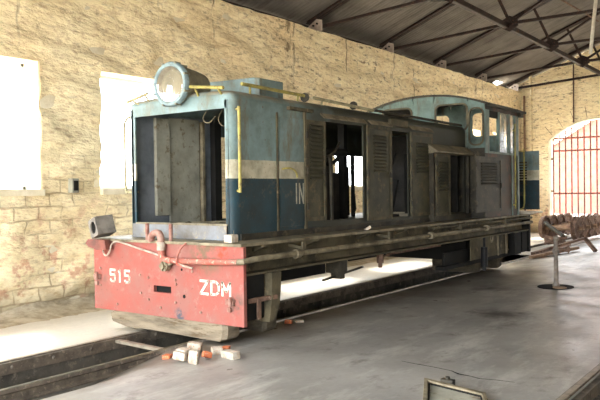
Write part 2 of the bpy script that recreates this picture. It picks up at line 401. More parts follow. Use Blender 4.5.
# ------------------------------------------------------------------ setting
YW, XB = 8.0, 23.6
WIN = [(-2.4, -.47)] + [(3.43 + 2.95 * i, 5.43 + 2.95 * i) for i in range(-1, 7)]
WIN = [(3.43 + 2.95 * i, 5.43 + 2.95 * i) for i in range(-1, 6)] + [(21.13, 22.6)]
Z0, Z1, ZT = 1.54, 3.18, 4.65
def spans(edges, step):
    out = []
    for a, b in zip(edges, edges[1:]):
        n = max(1, round((b - a) / step)); out += [a + (b - a) * i / n for i in range(n)]
    return out + [edges[-1]]
def wall_left():
    xs = spans([-2.1] + [e for w in WIN for e in w] + [XB], .085); zs = spans([-.2, Z0, Z1, ZT], .06)
    m = MB(); idx = {}
    def inhole(x, z): return Z0 < z < Z1 and any(a < x < b for a, b in WIN)
    for i, x in enumerate(xs):
        for j, z in enumerate(zs):
            n = noise.fractal(Vector((x * 1.5, 3.1, z * 4.0)), 1.1, 2.1, 3)
            n2 = noise.noise(Vector((x * 5, 7.7, z * 12)))
            d = .06 * n + .010 * n2 - .03 * max(0, noise.noise(Vector((x * 2.6, 11, z * 8))) - .25) * 3
            edge = min([abs(x - e) for w in WIN for e in w]) if Z0 - .05 < z < Z1 + .05 else 1
            m.v.append((x + (0 if edge < .01 else .01 * n2), YW - .01 - d, z)); idx[i, j] = len(m.v) - 1
    for i in range(len(xs) - 1):
        for j in range(len(zs) - 1):
            if inhole((xs[i] + xs[i + 1]) / 2, (zs[j] + zs[j + 1]) / 2): continue
            m.f.append((idx[i, j], idx[i + 1, j], idx[i + 1, j + 1], idx[i, j + 1]))
    o = struct(m, 'wall_left', M['wallx'], smooth=True)
    # body of the wall behind the rough skin (reveals, top, outer face)
    b = MB(); t0, t1 = YW + .035, YW + .42
    b.box(-2.1, XB + .4, t0, t1, -.2, Z0); b.box(-2.1, XB + .4, t0, t1, Z1, ZT)
    e = [-2.1] + [q for w in WIN for q in w] + [XB + .4]
    for k in range(0, len(e), 2): b.box(e[k], e[k + 1], t0, t1, Z0, Z1)
    c = b.build('wall_body', M['plain'], None, (0, 0, 0)); c.parent = o
wall_left()
s = MB()
for a, b in WIN: s.box(a - .02, b + .02, YW - .05, YW + .45, Z0 - .07, Z0 + .01)
struct(s, 'trim_1', M['plain'])

# windows: slim bars set in the openings
for k, (a, b) in enumerate(WIN):
    w = MB(); y = YW + .36
    for x in (a + .02, b - .02): w.bar((x, y, Z0 + .01), (x, y, Z1), .04, .04)
    for z in (Z0 + .03, Z1 - .02): w.bar((a, y, z), (b, y, z), .04, .04)
    struct(w, 'window_%d' % (k + 1), M['outtrim'])

# floor: height field with the fall beside the rail, two pits left open
PY0, PY1, PX1 = 5.10, 5.86, 16.2
def fl(x, y):
    z = -.012 + .006 * noise.noise(Vector((x * 1.3, y * 1.3, 0)))
    if y < PY0:
        k = max(0, min(1, (4.75 - x) / .9)); q = max(0, min(1, 1 - (5.03 - y) / .45))
        z -= .13 * k * (q * q * (3 - 2 * q)) if y < 5.05 else .13 * k
    return z
def floor():
    m = MB()
    xs = spans([-2.1, 3, 8, PX1, XB + .4], .25)
    for ya, yb in ((1.42, PY0 - .10), (PY1 + .04, 8.3)):
        ys = spans([ya, yb], .12); k = len(m.v); n = len(ys)
        for x in xs:
            for y in ys: m.v.append((x, y, fl(x, y)))
        for i in range(len(xs) - 1):
            for j in range(n - 1): m.f.append((k + i * n + j, k + (i + 1) * n + j, k + (i + 1) * n + j + 1, k + i * n + j + 1))
    m.box(PX1, XB + .4, PY0 - .10, PY1 + .04, -.3, -.05)
    m.box(-2.1, XB + .4, -7, .55, -.3, -.012)
    return struct(m, 'floor', M['floor'], smooth=True)
floor_o = floor()
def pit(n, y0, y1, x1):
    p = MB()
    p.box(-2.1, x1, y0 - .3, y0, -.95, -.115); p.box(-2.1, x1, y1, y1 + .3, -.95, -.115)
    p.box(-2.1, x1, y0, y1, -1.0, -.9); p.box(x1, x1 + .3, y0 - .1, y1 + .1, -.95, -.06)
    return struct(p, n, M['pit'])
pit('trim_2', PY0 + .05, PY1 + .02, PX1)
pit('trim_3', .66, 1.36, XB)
# crack in the floor
cr = MB(); pts = [(5.55, 2.95), (5.52, 2.81), (5.50, 2.62), (5.47, 2.45), (5.41, 2.36), (5.40, 2.25), (5.37, 2.17), (5.40, 2.05), (5.41, 1.9)]
k = len(cr.v)
for i, (x, y) in enumerate(pts):
    w = .004 if i in (0, len(pts) - 1) else .006 + .008 * (i == 4)
    cr.v += [(x - w, y, fl(x, y) + .004), (x + w, y, fl(x, y) + .004)]
for i in range(len(pts) - 1): cr.f.append((2 * i, 2 * i + 1, 2 * i + 3, 2 * i + 2))
c_ = struct(cr, 'trim_4', M['void'])

# dirt bank at foot of the left wall
bk = MB(); xs = spans([-1.6, 14], .1); prof = [(0, .24), (.04, .2), (.10, .13), (.18, .09), (.28, .05), (.42, .02), (.6, -.02)]
for x in xs:
    h = .4 + .4 * noise.noise(Vector((x * 1.2, 0, 5)))
    for d, z in prof: bk.v.append((x, YW - .02 - d - .03 * noise.noise(Vector((x * 3, d * 9, 1))), (z + .03 * noise.noise(Vector((x * 7, d * 20, 3)))) * h - (.0 if z > 0 else .01)))
n = len(prof)
for i in range(len(xs) - 1):
    for j in range(n - 1): bk.f.append((i * n + j, (i + 1) * n + j, (i + 1) * n + j + 1, i * n + j + 1))
o = bk.build('rubble_bank', M['bank'], smooth=True); tag(o, 'low bank of dust and rubble along the foot of the left wall', 'rubble', kind='stuff')

# end wall with the arched gateway, gable above
def arch_pts(cy, hw, zs, ht, n=20):       # from right springing to left springing
    r = (hw * hw + ht * ht) / (2 * ht); cz = zs + ht - r; a = math.asin(hw / r)
    return [(cy + r * math.sin(-a + 2 * a * i / n), cz + r * math.cos(-a + 2 * a * i / n)) for i in range(n + 1)]
def roofz(y): return 5.08 + .39 * (8 - y) if y > .5 else 5.08 + .39 * (7 + y)
def end_wall(name, x0, x1, gates, mat, zs=3.0, ht=.66):
    m = MB(); y = 8.0
    segs = []; cur = YW + .42
    for cy, hw in gates:
        segs.append(('s', cur, cy + hw)); segs.append(('g', cy, hw)); cur = cy - hw
    segs.append(('s', cur, -7.4))
    for sg in segs:
        if sg[0] == 's':
            a, b = sg[1], sg[2]; ys = [a] + ([.5] if b < .5 < a else []) + [b]
            poly = [(a, -.2)] + [(q, roofz(q) - .15) for q in ys] + [(b, -.2)]
        else:
            a, b = sg[1] + sg[2], sg[1] - sg[2]; ar = arch_pts(sg[1], sg[2], zs, ht)     # ascending y
            ys = [b] + ([.5] if b < .5 < a else []) + [a]
            poly = list(reversed(ar)) + [(q, roofz(q) - .15) for q in ys]
        m.prism(poly, 'x', x0, x1)
    return struct(m, name, mat)
end_wall('wall_back', XB, XB + .45, [(5.49, 1.62), (1.0, 1.62)], M['wally'])
end_wall('wall_front', -2.1, -1.7, [(5.55, 2.3), (.9, 2.1)], M['wally'], 3.3, .9)
# white-limed reveal of the arch
for k, cy in enumerate((5.49, 1.0)):
    rv = MB(); ar = arch_pts(cy, 1.62, 3.0, .66); loop = [(cy - 1.62, -.15)] + ar + [(cy + 1.62, -.15)]
    ai = arch_pts(cy, 1.575, 2.99, .63); li = [(cy - 1.575, -.15)] + ai + [(cy + 1.575, -.15)]
    for i in range(len(loop) - 1):
        rv.prism([loop[i], loop[i + 1], li[i + 1], li[i]], 'x', XB - .004, XB + .452)
    struct(rv, 'trim_%d' % (5 + k), M['plain'])
vs_ = MB()
for k in range(-4, 5):
    a = k * .17; q0 = (5.49 + 2.35 * math.sin(a), 1.31 + 2.35 * math.cos(a))
    q0 = (5.49 + 2.36 * math.sin(a) * 1.0, 1.33 + 2.36 * math.cos(a)); q1 = (5.49 + 2.72 * math.sin(a), 1.33 + 2.72 * math.cos(a))
    vs_.bar((XB - .003, *q0), (XB - .003, *q1), .014, .008, (1, 0, 0))
struct(vs_, 'trim_10', M['rustlight'])
# unseen right wall, windows kept few so the hood side stays dark
rw = MB(); e = [-2.1]
RWIN = [(7.5, 9.3), (13.4, 15.2), (19.3, 21.1)]
for a, b in RWIN: e += [a, b]
e += [XB + .45]
rw.box(-2.1, XB + .45, -7.4, -7, -.2, 1.54); rw.box(-2.1, XB + .45, -7.4, -7, 3.2, 5.05)
for k in range(0, len(e), 2): rw.box(e[k], e[k + 1], -7.4, -7, 1.54, 3.2)
struct(rw, 'wall_right', M['wallx'])

# corrugated roof
def roof():
    m = MB()
    for sgn in (1, -1):
        n = 2200; x0, x1 = -2.2, XB + .52; k = len(m.v)
        for i in range(n + 1):
            x = x0 + (x1 - x0) * i / n; d = .020 * math.cos(2 * math.pi * x / .118) + .004 * noise.noise(Vector((x * .7, sgn, 0)))
            ye = 8.72 if sgn > 0 else -7.7
            if sgn > 0 and 22.35 < x < 23.0: ye = 8.36
            elif sgn > 0: ye += .03 * (int(x / .8) % 3)
            zr = 5.08 + .39 * 7.5; ze = 5.08 + .39 * (8 - ye) if sgn > 0 else 5.08 + .39 * (7 + ye)
            m.v += [(x, .5, zr + d), (x, ye, ze + d)]
        for i in range(n): m.f.append((k + 2 * i, k + 2 * i + 2, k + 2 * i + 3, k + 2 * i + 1))
    return struct(m, 'ceiling', M['roof'])
roof()
# wall plate on the left wall, added to block light at the eave
wp = MB(); wp.box(-1.7, 22.35, 8.40, 8.54, ZT, ZT + .19); wp.box(23.0, XB, 8.40, 8.54, ZT, ZT + .19)
struct(wp, 'trim_7', M['truss'])

# trusses
def make_truss(x, label):
    t = thing('roof_truss', (x, .5, ZT), label, 'roof truss', 'steel roof trusses')
    zr = 4.97 + .39 * 7.5
    n1, n2 = (5.25, 4.92), (-4.25, 4.92)
    for sg in (1, -1):
        Yf = lambda y: y if sg > 0 else 1 - y
        rf = MB(); rz = lambda y: 4.985 + .39 * (8 - y)
        rf.angle((x + .015, Yf(8.35), rz(8.35)), (x + .015, Yf(.5), rz(.5)), .09, .012); rf.angle((x - .10, Yf(8.35), rz(8.35)), (x - .10, Yf(.5), rz(.5)), .075, .012)
        part(rf, 'rafter', M['truss'], t)
        b = MB().angle((x - .05, Yf(8.1), 4.73), (x - .05, Yf(5.25), 4.92), .07, .01); part(b, 'tie_bar', M['truss'], t)
        for (ya, za, yb, zb) in ((5.25, 4.92, 5.68, rz(5.68)), (5.25, 4.92, 2.9, 6.22), (2.9, 6.22, 3.5, rz(3.5)), (2.9, 6.22, .6, 7.6), (2.9, 6.22, 4.6, rz(4.6))):
            b = MB().angle((x - .04, Yf(ya), za), (x - .04, Yf(yb), zb), .06, .01); part(b, 'strut', M['truss'], t)
        g = MB(); q = [(Yf(5.25) + .20 * math.cos(a_), 4.94 + .17 * math.sin(a_)) for a_ in [R(30), R(90), R(150), R(200), R(270), R(340)]]
        g.prism(q, 'x', x - .06, x - .045)
        for yy in (-.07, 0, .07): g.cyl((x - .075, Yf(5.25) + yy, 4.93 + .03 * (yy > 0)), (x - .03, Yf(5.25) + yy, 4.93 + .03 * (yy > 0)), .014, 8)
        part(g, 'gusset_plate', M['truss'], t)
        g = MB(); g.prism([(Yf(7.97), ZT + .01), (Yf(7.97), ZT + .22), (Yf(8.10), ZT + .26), (Yf(8.42), ZT + .05), (Yf(8.42), ZT + .01)], 'x', x - .12, x - .105)
        gp = part(g, 'foot_plate', M['gusset'], t); gp['label'] = 'pale foot plate with two bolts'
        g = MB()
        for yy, zz in ((8.08, .16), (8.17, .13)): g.cyl((x - .15, Yf(yy), ZT + zz), (x - .11, Yf(yy), ZT + zz), .02, 8)
        each(g, 'bolt', 'black', gp)
    b = MB().angle((x - .05, 5.25, 4.92), (x - .05, -4.25, 4.92), .07, .01); part(b, 'tie_bar', M['truss'], t)
    return t
tl = ['riveted steel roof truss nearest the camera, above the hood front', 'steel roof truss standing on the wall above the middle of the engine hood', 'steel roof truss whose foot rests on the wall above the cab front',
      'steel roof truss third from the gable wall, above the cab roof', 'steel roof truss second from the gable wall', 'last steel roof truss, lying flat against the gable wall']
tx = [8.97, 11.93, 14.89, 17.78, 20.66, 23.42]
tp = make_truss(tx[0], tl[0])
for x, lb in zip(tx[1:], tl[1:]):
    c = copy_tree(tp); c.location.x = x; c['label'] = lb
single(MB().angle((8.9, 5.27, 4.90), (23.5, 5.27, 4.90), .09, .012, (0, 1, 0)), 'roof_runner', M['truss'], 'long steel angle running lengthwise and joining the truss nodes', 'steel beam')
single(MB().tube([(14.84, 4.19, 5.27), (17.8, 4.17, 5.37)], .018), 'brace_rod', M['rust'], 'thin rust-brown brace rod between two roof trusses', 'rod')
single(MB().tube([(14.8, 3.62, 4.10), (14.8, 3.56, 4.7), (14.8, 3.48, 5.4), (14.8, 3.42, 6.0), (14.8, 3.4, 6.72)], .035, 12), 'hanging_conduit', M['whitepipe'], 'off-white conduit hanging down from the roof at the top right', 'conduit')
single(MB().tube([(12.2, 7.0, 5.42), (12.5, 6.6, 5.22), (13.1, 6.1, 5.18), (13.8, 5.7, 5.35), (14.3, 5.5, 5.62), (14.8, 5.4, 5.93)], .010, 6, 2), 'slack_cable', M['black'], 'thin slack cable sagging below the roof between two trusses', 'cable')
single(MB().tube([(XB - .05, 6.28, 5.55), (XB - .05, 6.285, 4.6), (XB - .05, 6.29, 3.52)], .022, 8), 'wall_pipe', M['rust'], 'thin rusty pipe running down the gable wall above the arched gate', 'pipe')
single(MB().tube([(XB - .12, 7.84, 4.5), (XB - .12, 7.84, 3.4), (XB - .12, 7.84, -.03)], .035, 8), 'corner_pipe', M['rustlight'], 'brown drain pipe in the corner between left wall and gable wall', 'pipe')
struct(MB().box(XB - .05, XB, 7.13, 8.02, 2.90, 2.97), 'trim_8', M['wally'])
struct(MB().box(XB - .06, XB, 7.62, 7.70, -.05, 5.15), 'trim_9', M['wally'])

# switch box on left wall
t = thing('switch_box', (5.9, 7.95, 1.5), 'small dark electrical switch box on the left wall between the two windows', 'switch box')
b = MB().box(5.82, 5.93, 7.90, 7.99, 1.50, 1.69); part(b, 'box_body', M['lightpanel'], t, bevel=.008)
b = MB().box(5.84, 5.91, 7.885, 7.905, 1.53, 1.66); part(b, 'box_cover', M['black'], t, bevel=.004)

# gate
t = thing('metal_gate', (XB + .2, 5.49, -.02), 'barred red-oxide iron gate filling the arched opening in the gable wall', 'gate')
X = XB + .2
def archz(y):
    hw, ht, zs = 1.57, .62, 2.99; r = (hw * hw + ht * ht) / (2 * ht); return zs + ht - r + math.sqrt(max(0, r * r - (y - 5.49) ** 2))
y = 7.0; i = 0
while y > 3.95:
    b = MB(); b.bar((X, y, .03), (X, y, archz(y) - .01), .038, .036, (1, 0, 0)); part(b, 'gate_bar', M['gate'], t); y -= .193
for z in (.06, 1.27, 2.655, 3.06):
    b = MB().bar((X + .035, 3.94 if z < 3.05 else 4.0, z), (X + .035, 7.03, z), .02, .05); part(b, 'cross_rail', M['gate'], t)
b = MB()
for z in (1.35, 2.4): b.bar((X - .03, 6.98, z), (X - .03, 7.07, z), .04, .06)
each(b, 'hinge', 'rust', t)
# second gate in the neighbouring arch
t2 = copy_tree(t); t2.location.y = 1.0; t2['label'] = 'barred iron gate of the neighbouring track, right of the arched gate'

# ------------------------------------------------------------------ rails
def rail(name, y, x0, x1, label, side):
    t = thing(name, (x0, y, -.115), label, 'rail')
    b = MB(); b.prism([(y - .028, 0), (y + .028, 0), (y + .03, -.03), (y + .010, -.045), (y + .010, -.09), (y + .05, -.105), (y + .05, -.115), (y - .05, -.115), (y - .05, -.105), (y - .010, -.09), (y - .010, -.045), (y - .03, -.03)], 'x', x0, x1)
    part(b, 'rail_bar', M['railm'], t)
    b = MB().box(x0, x1, y - .022, y + .022, .0, .002); rt = part(b, 'rail_head', M['railtop' if y > 5.5 or y < 2 else 'sill'], t)
    return t
rl = rail('rail', 5.92, -2, XB, 'left rail of the track running under the locomotive', 1)
b = MB()
b.box(-2, PX1, 5.865, 5.895, -.115, -.012)
k = part(b, 'side_plate', M['railm'], rl)
b = MB(); x = 1.5
while x < 7:
    b.lathe((x, 5.868, -.055), (0, -1, 0), [(0, .020), (.010, .020), (.018, .010)], 8); x += .43 if int(x * 7) % 3 else .17
each(b, 'bolt_head', 'railm', rl)
rr = rail('rail', 5.062, -2, XB, 'right rail of the track running under the locomotive', -1)
rt = rail('rail', 1.47, -2, XB, 'rail of the neighbouring track at the bottom right corner', -1)
b = MB(); b.box(-2.1, XB, 1.38, 1.44, -.115, -.03); part(b, 'side_plate', M['railm'], rt)
single(MB().bar((4.78, 5.10, -.03), (4.84, 5.86, -.035), .06, .03), 'pit_strut', M['railtop'], 'pale flat iron strut lying across the pit in front of the locomotive', 'iron strut')

# ------------------------------------------------------------------ timbers and bricks
def rough_block(cx, cy, cz, sx, sy, sz, seed, nseg=(4, 14, 4), amp=.012, chop=0):
    bm = bmesh.new(); bmesh.ops.create_cube(bm, size=1)
    bmesh.ops.subdivide_edges(bm, edges=bm.edges, cuts=5, use_grid_fill=True)
    m = MB()
    for v in bm.verts:
        p = Vector((v.co.x * sx, v.co.y * sy, v.co.z * sz))
        # rounded corners
        q = Vector((abs(v.co.x) * 2, abs(v.co.y) * 2, abs(v.co.z) * 2)); cnt = sum(1 for a in q if a > .99)
        if cnt > 1: p = p * (1 - .03 * cnt * min(1, .2 / max(sx, sz)))
        p += Vector([amp * noise.noise(Vector((p.x * 9 + seed, p.y * 5 + i * 9, p.z * 9))) for i in range(3)])
        if chop and v.co.y > .32: p.z += chop * (v.co.y - .32) * (1 if v.co.z < 0 else -.3)
        v.co = p
    idx = {v: i for i, v in enumerate(bm.verts)}
    m.v = [(v.co.x + cx, v.co.y + cy, v.co.z + cz) for v in bm.verts]; m.f = [tuple(idx[v] for v in f.verts) for f in bm.faces]
    bm.free(); return m
single(rough_block(5.29, 5.53, .118, .26, 1.72, .18, 1, amp=.018, chop=.20), 'timber_sleeper', M['wood'], 'weathered timber beam under the red buffer beam, lying across both rails', 'timber', 'timbers carrying the locomotive', smooth=True)
single(rough_block(5.85, 5.30, .118, .24, 1.35, .18, 2, amp=.015), 'timber_sleeper', M['darkwood'], 'oily dark timber lying behind the pale one below the front end', 'timber', 'timbers carrying the locomotive', smooth=True)
single(rough_block(11.9, 5.22, .128, .26, .84, .22, 3, amp=.012), 'timber_sleeper', M['darkwood'], 'dark timber block under the middle of the rear bogie', 'timber', 'timbers carrying the locomotive', smooth=True)
single(rough_block(12.78, 5.22, .128, .22, .96, .22, 4, amp=.012), 'timber_sleeper', M['darkwood'], 'dark timber block under the tail of the rear bogie', 'timber', 'timbers carrying the locomotive', smooth=True)

def brick(cx, cy, s, rot, mat, label, seed, zoff=0):
    m = rough_block(0, 0, 0, *[q * .82 for q in s], seed, amp=.010)
    o = m.build('brick', mat, None, (0, 0, 0), smooth=True)
    o.rotation_euler = rot
    mr = Euler(rot).to_matrix(); lo = min((mr @ Vector(v)).z for v in m.v)
    o.location = (cx, cy, fl(cx, cy) - lo + zoff - .004); return tag(o, label, 'brick', 'loose bricks by the front')
brick(4.56, 4.83, (.10, .09, .05), (0, 0, .5), M['brickred'], 'small reddish brick bit, leftmost beside the right rail', 11)
brick(4.66, 4.73, (.13, .15, .09), (0, 0, .15), M['brickpale'], 'pale squarish brick half beside the rail, behind the front pair', 12)
brick(4.86, 4.78, (.14, .17, .10), (.1, 0, .6), M['brickpale'], 'pale brick with an orange broken top, nearest the timber beam', 13)
brick(4.50, 4.60, (.10, .15, .085), (.1, .25, .3), M['brickpale'], 'whitish brick half in the front, left of the upright one', 14)
brick(4.50, 4.435, (.08, .10, .15), (.1, .05, .5), M['brickpale'], 'pale brick half standing upright at the front of the pile', 15)
brick(4.70, 4.47, (.09, .10, .07), (.3, .2, 1.0), M['brickred'], 'bright orange brick fragment in the middle of the pile', 16)
brick(4.90, 4.53, (.11, .12, .08), (0, 0, .9), M['brickpale'], 'pale brick lying behind the rightmost one', 17)
brick(4.84, 4.31, (.12, .20, .085), (0, 0, -.1), M['brickpale'], 'rightmost pale brick of the pile in front of the locomotive', 18)
brick(5.02, 4.53, (.09, .10, .05), (0, 0, .4), M['brickred'], 'small orange brick piece next to the timber end', 19)
brick(6.42, 4.84, (.11, .09, .06), (0, .1, .4), M['brickred'], 'single orange brick lump beside the rail under the engine side', 20)
brick(6.60, 4.82, (.12, .12, .03), (0, 0, .7), M['brickpale'], 'flat pale stone next to the orange lump beside the rail', 21)

# ------------------------------------------------------------------ locomotive
LX, LY = 9.4, 5.49
loco = thing('diesel_locomotive', (LX, LY, 0), 'derelict narrow gauge diesel locomotive with blue cream hood, red buffer beam and missing doors', 'locomotive')
YR, YL = 4.735, 6.30            # hood sides
YC0, YC1 = 4.40, 6.58          # full width
FX = 5.39                      # hood front
def P(mb, name, mat, parent=loco, **kw): return part(mb, name, M[mat], parent, **kw)

# buffer beam with slot
bx = MB(); x0, x1 = 5.13, 5.17
bx.box(x0, x1, YC0 - .01, 5.365, .205, .965); bx.box(x0, x1, 5.625, YC1 + .01, .205, .965)
bx.box(x0, x1, 5.365, 5.625, .525, .965); bx.box(x0, x1, 5.365, 5.625, .205, .455)
beam = P(bx, 'buffer_beam', 'red')
P(MB().box(5.175, 5.3, 5.33, 5.66, .43, .55), 'slot_pocket', 'void', beam)
bb = MB()
for y, z in ((6.48, .66), (6.48, .47), (5.83, .62), (5.82, .43), (5.70, .60), (5.30, .60), (5.29, .56), (5.70, .37), (5.30, .37), (4.66, .57), (5.06, .70), (6.2, .28), (5.52, .30), (4.95, .30)):
    bb.lathe((5.128, y, z), (-1, 0, 0), [(0, .014), (.008, .014), (.012, .008)], 8)
each(bb, 'rivet', 'dustyred', beam)
hh = MB(); hh.lathe((5.131, 5.18, .44), (-1, 0, 0), [(0, .020), (.002, .02)], 12); hh.lathe((5.131, 5.21, .71), (-1, 0, 0), [(0, .014), (.002, .014)], 12)
each(hh, 'drilled_hole', 'void', beam)

# lettering built from strokes
GL = {'5': [[(1, 1), (0, 1), (0, .56), (.75, .60), (1, .45), (1, .12), (.75, 0), (.2, 0), (0, .14)]],
      '1': [[(.35, .86), (.6, 1), (.6, 0)]],
      'Z': [[(0, 1), (1, 1), (0, 0), (1, 0)]],
      'D': [[(0, 0), (0, 1), (.6, 1), (1, .78), (1, .22), (.6, 0), (0, 0)]],
      'M': [[(0, 0), (0, 1), (.5, .3), (1, 1), (1, 0)]],
      'I': [[(.5, 0), (.5, 1)]], 'N': [[(0, 0), (0, 1), (1, 0), (1, 1)]]}
def glyph(ch, org, du, dv, w, h, sw, nrm, th=.002):
    m = MB(); org, du, dv, nrm = map(Vector, (org, du, dv, nrm))
    for line in GL[ch]:
        for a, b in zip(line, line[1:]):
            p, q = (org + du * (u * w) + dv * (v * h) + nrm * th / 2 for u, v in (a, b)); d = (q - p).normalized()
            m.bar(p - d * sw * .35, q + d * sw * .35, sw, th, nrm)
    return m
def word(txt, org, du, cell, w, h, sw, nrm, mat, parent, name):
    for i, ch in enumerate(txt):
        o_ = Vector(org) + Vector(du) * cell * i
        part(glyph(ch, o_, du, (0, 0, 1), w if ch != '1' else w * .8, h, sw, nrm), name, M[mat], parent)
word('515', (5.1295, 6.312, .526), (0, -1, 0), .118, .075, .125, .024, (-1, 0, 0), 'white', beam, 'painted_numeral')
word('ZDM', (5.1295, 4.95, .490), (0, -1, 0), .145, .098, .125, .024, (-1, 0, 0), 'white', beam, 'painted_letter')

# deck
dk = MB(); dk.box(5.10, 13.62, YC0 - .01, YC1 + .01, .967, .995); P(dk, 'deck_plate', 'pipe')
# sole bars
for nm, y, s_ in (('sole_bar', 4.56, -1), ('sole_bar', 6.42, 1)):
    b = MB(); b.box(5.175, 13.5, y - .008, y + .008, .68, .966); b.box(5.175, 13.5, min(y, y + s_ * .14), max(y, y + s_ * .14), .68, .70); b.box(5.175, 13.5, min(y, y + s_ * .10), max(y, y + s_ * .10), .80, .815)
    P(b, nm, 'sill')
br = MB(); x = 5.46
for x in (5.46, 6.34, 7.42, 8.4, 9.4, 10.4, 11.4, 12.4, 13.3):
    br.prism([(4.405, .966), (4.405, .945), (4.55, .89), (4.55, .966)], 'x', x, x + .09)
each(br, 'deck_bracket', 'sill', loco)
P(MB().box(5.2, 13.4, 5.0, 5.98, .72, .94), 'centre_frame', 'soot')
# side pipe from front around the corner
b = MB().tube([(5.085, 5.46, .80), (5.085, 5.2, .80), (5.085, 4.8, .81), (5.085, 4.42, .825)], .030, 12); P(b, 'brake_pipe', 'redpipe')
b = MB().tube([(5.085, 4.44, .825), (5.10, 4.37, .83), (5.25, 4.35, .845), (5.9, 4.35, .845), (8.8, 4.35, .838), (9.1, 4.36, .838), (11.0, 4.36, .838), (13.45, 4.37, .838)], .029, 12)
sp = P(b, 'side_pipe', 'pipe')
b = MB()
for x in (5.90, 9.05, 11.1): b.cyl((x, 4.35, .843), (x + .07, 4.35, .843), .048, 14)
each(b, 'pipe_coupling', 'pipe', sp)
b = MB()
for x in (6.05, 7.9, 10.1, 12.0):
    b = MB(); b.bar((x, 4.35, .80), (x, 4.35, .96), .02, .05, (1, 0, 0)); b.bar((x, 4.35, .89), (x, 4.54, .92), .02, .03); P(b, 'pipe_clip', 'sill', sp)
b = MB().tube([(9.3, 4.42, .93), (10.8, 4.42, .925), (11.1, 4.38, .93), (11.4, 4.39, .92), (13.5, 4.39, .92)], .022, 10); P(b, 'upper_pipe', 'sill')
# gooseneck standpipe
b = MB().tube([(5.09, 5.60, .985), (5.085, 5.61, 1.03), (5.085, 5.56, 1.075), (5.085, 5.48, 1.08), (5.085, 5.455, 1.03), (5.085, 5.455, .95)], .036, 12, 2); g = P(b, 'gooseneck_pipe', 'dustyred', smooth=True)
P(MB().cyl((5.085, 5.455, .985), (5.085, 5.455, .90), .046, 12), 'pipe_collar', 'hose', g)
P(MB().tube([(5.085, 5.455, .97), (5.085, 5.455, .86), (5.085, 5.42, .80), (5.085, 5.3, .80)], .036, 12, 2), 'lower_elbow', 'redpipe', g, smooth=True)
b = MB(); b.cyl((5.10, 5.39, .742), (5.05, 5.39, .742), .052, 14); b.cyl((5.05, 5.39, .742), (5.02, 5.39, .742), .03, 10); b.cyl((5.08, 5.34, .76), (5.08, 5.30, .78), .018, 8)
for q in range(5): b.cyl((5.05, 5.39 + .042 * math.cos(q * 1.256), .742 + .042 * math.sin(q * 1.256)), (5.035, 5.39 + .042 * math.cos(q * 1.256), .742 + .042 * math.sin(q * 1.256)), .009, 6)
P(b, 'air_cock', 'pipe')
for y in (5.72, 5.37): P(MB().cyl((5.14, y, .99), (5.14, y, 1.17), .021, 10), 'short_post', 'dustyred')
P(MB().tube([(5.11, 6.40, .96), (5.09, 6.39, .86), (5.08, 6.34, .80), (5.08, 6.27, .83), (5.085, 6.24, .93), (5.085, 6.17, .975), (5.085, 6.0, .95), (5.085, 5.8, .905), (5.085, 5.6, .87), (5.08, 5.35, .82), (5.04, 5.1, .76), (5.04, 4.97, .745)], .010, 8, 2), 'cable', 'hose')
P(MB().tube([(5.09, 5.10, .985), (5.04, 5.14, .93), (5.03, 5.19, .80), (5.04, 5.17, .765), (5.05, 5.05, .76)], .010, 8, 2), 'red_cord', 'redpipe')
# left red slab under the lamp box, latch
P(MB().prism([(6.55, .985), (6.27, .985), (6.25, .88), (6.40, .87), (6.54, .90), (6.60, .94)], 'x', 5.02, 5.128), 'corner_slab', 'greyredd')
for y, z in ((4.55, .43), (6.52, .56)):
    b = MB(); b.box(5.10, 5.128, y - .05, y + .05, z - .02, z + .03); b.cyl((5.08, y - .03, z - .03), (5.08, y - .03, z + .06), .016, 8); b.box(5.10, 5.128, y - .01, y + .03, z - .09, z - .05)
    P(b, 'beam_latch', 'dustyred')
# coupling bar and step hangers on the right front
b = MB(); b.bar((5.12, 4.52, .42), (5.62, 4.38, .44), .03, .045); b.bar((5.40, 4.43, .44), (5.40, 4.43, .24), .02, .05, (1, 0, 0)); P(b, 'step_bar', 'rust')
P(MB().box(5.20, 5.52, 4.46, 4.49, .24, .68), 'step_plate', 'black')
b = MB(); pr = [(5.55, .68), (5.70, .68), (5.69, .5), (5.67, .36), (5.62, .25), (5.56, .21), (5.50, .20), (5.52, .30), (5.545, .45)]
b.prism(pr, 'y', 4.38, 4.56); P(b, 'guard_leg', 'sill')
# underside fittings
b = MB(); b.box(6.45, 7.35, 4.95, 5.7, .46, .72); b.box(6.42, 7.38, 4.92, 5.73, .60, .62); P(b, 'tank', 'black', bevel=.03)
b = MB(); b.box(6.98, 7.12, 4.5, 4.7, .52, .68); b.box(7.03, 7.11, 4.52, 4.66, .45, .56); b.cyl((7.2, 4.6, .52), (7.2, 4.6, .68), .05, 12); b.bar((6.7, 4.55, .47), (7.9, 4.75, .50), .03, .02); P(b, 'brake_hanger', 'steel')
b = MB(); b.cyl((7.92, 4.5, .68), (7.92, 4.5, .56), .045, 10); b.cyl((7.92, 4.5, .57), (7.92, 4.5, .50), .025, 10); b.bar((7.85, 4.5, .63), (8.15, 4.5, .64), .02, .02); P(b, 'drain_valve', 'rust')
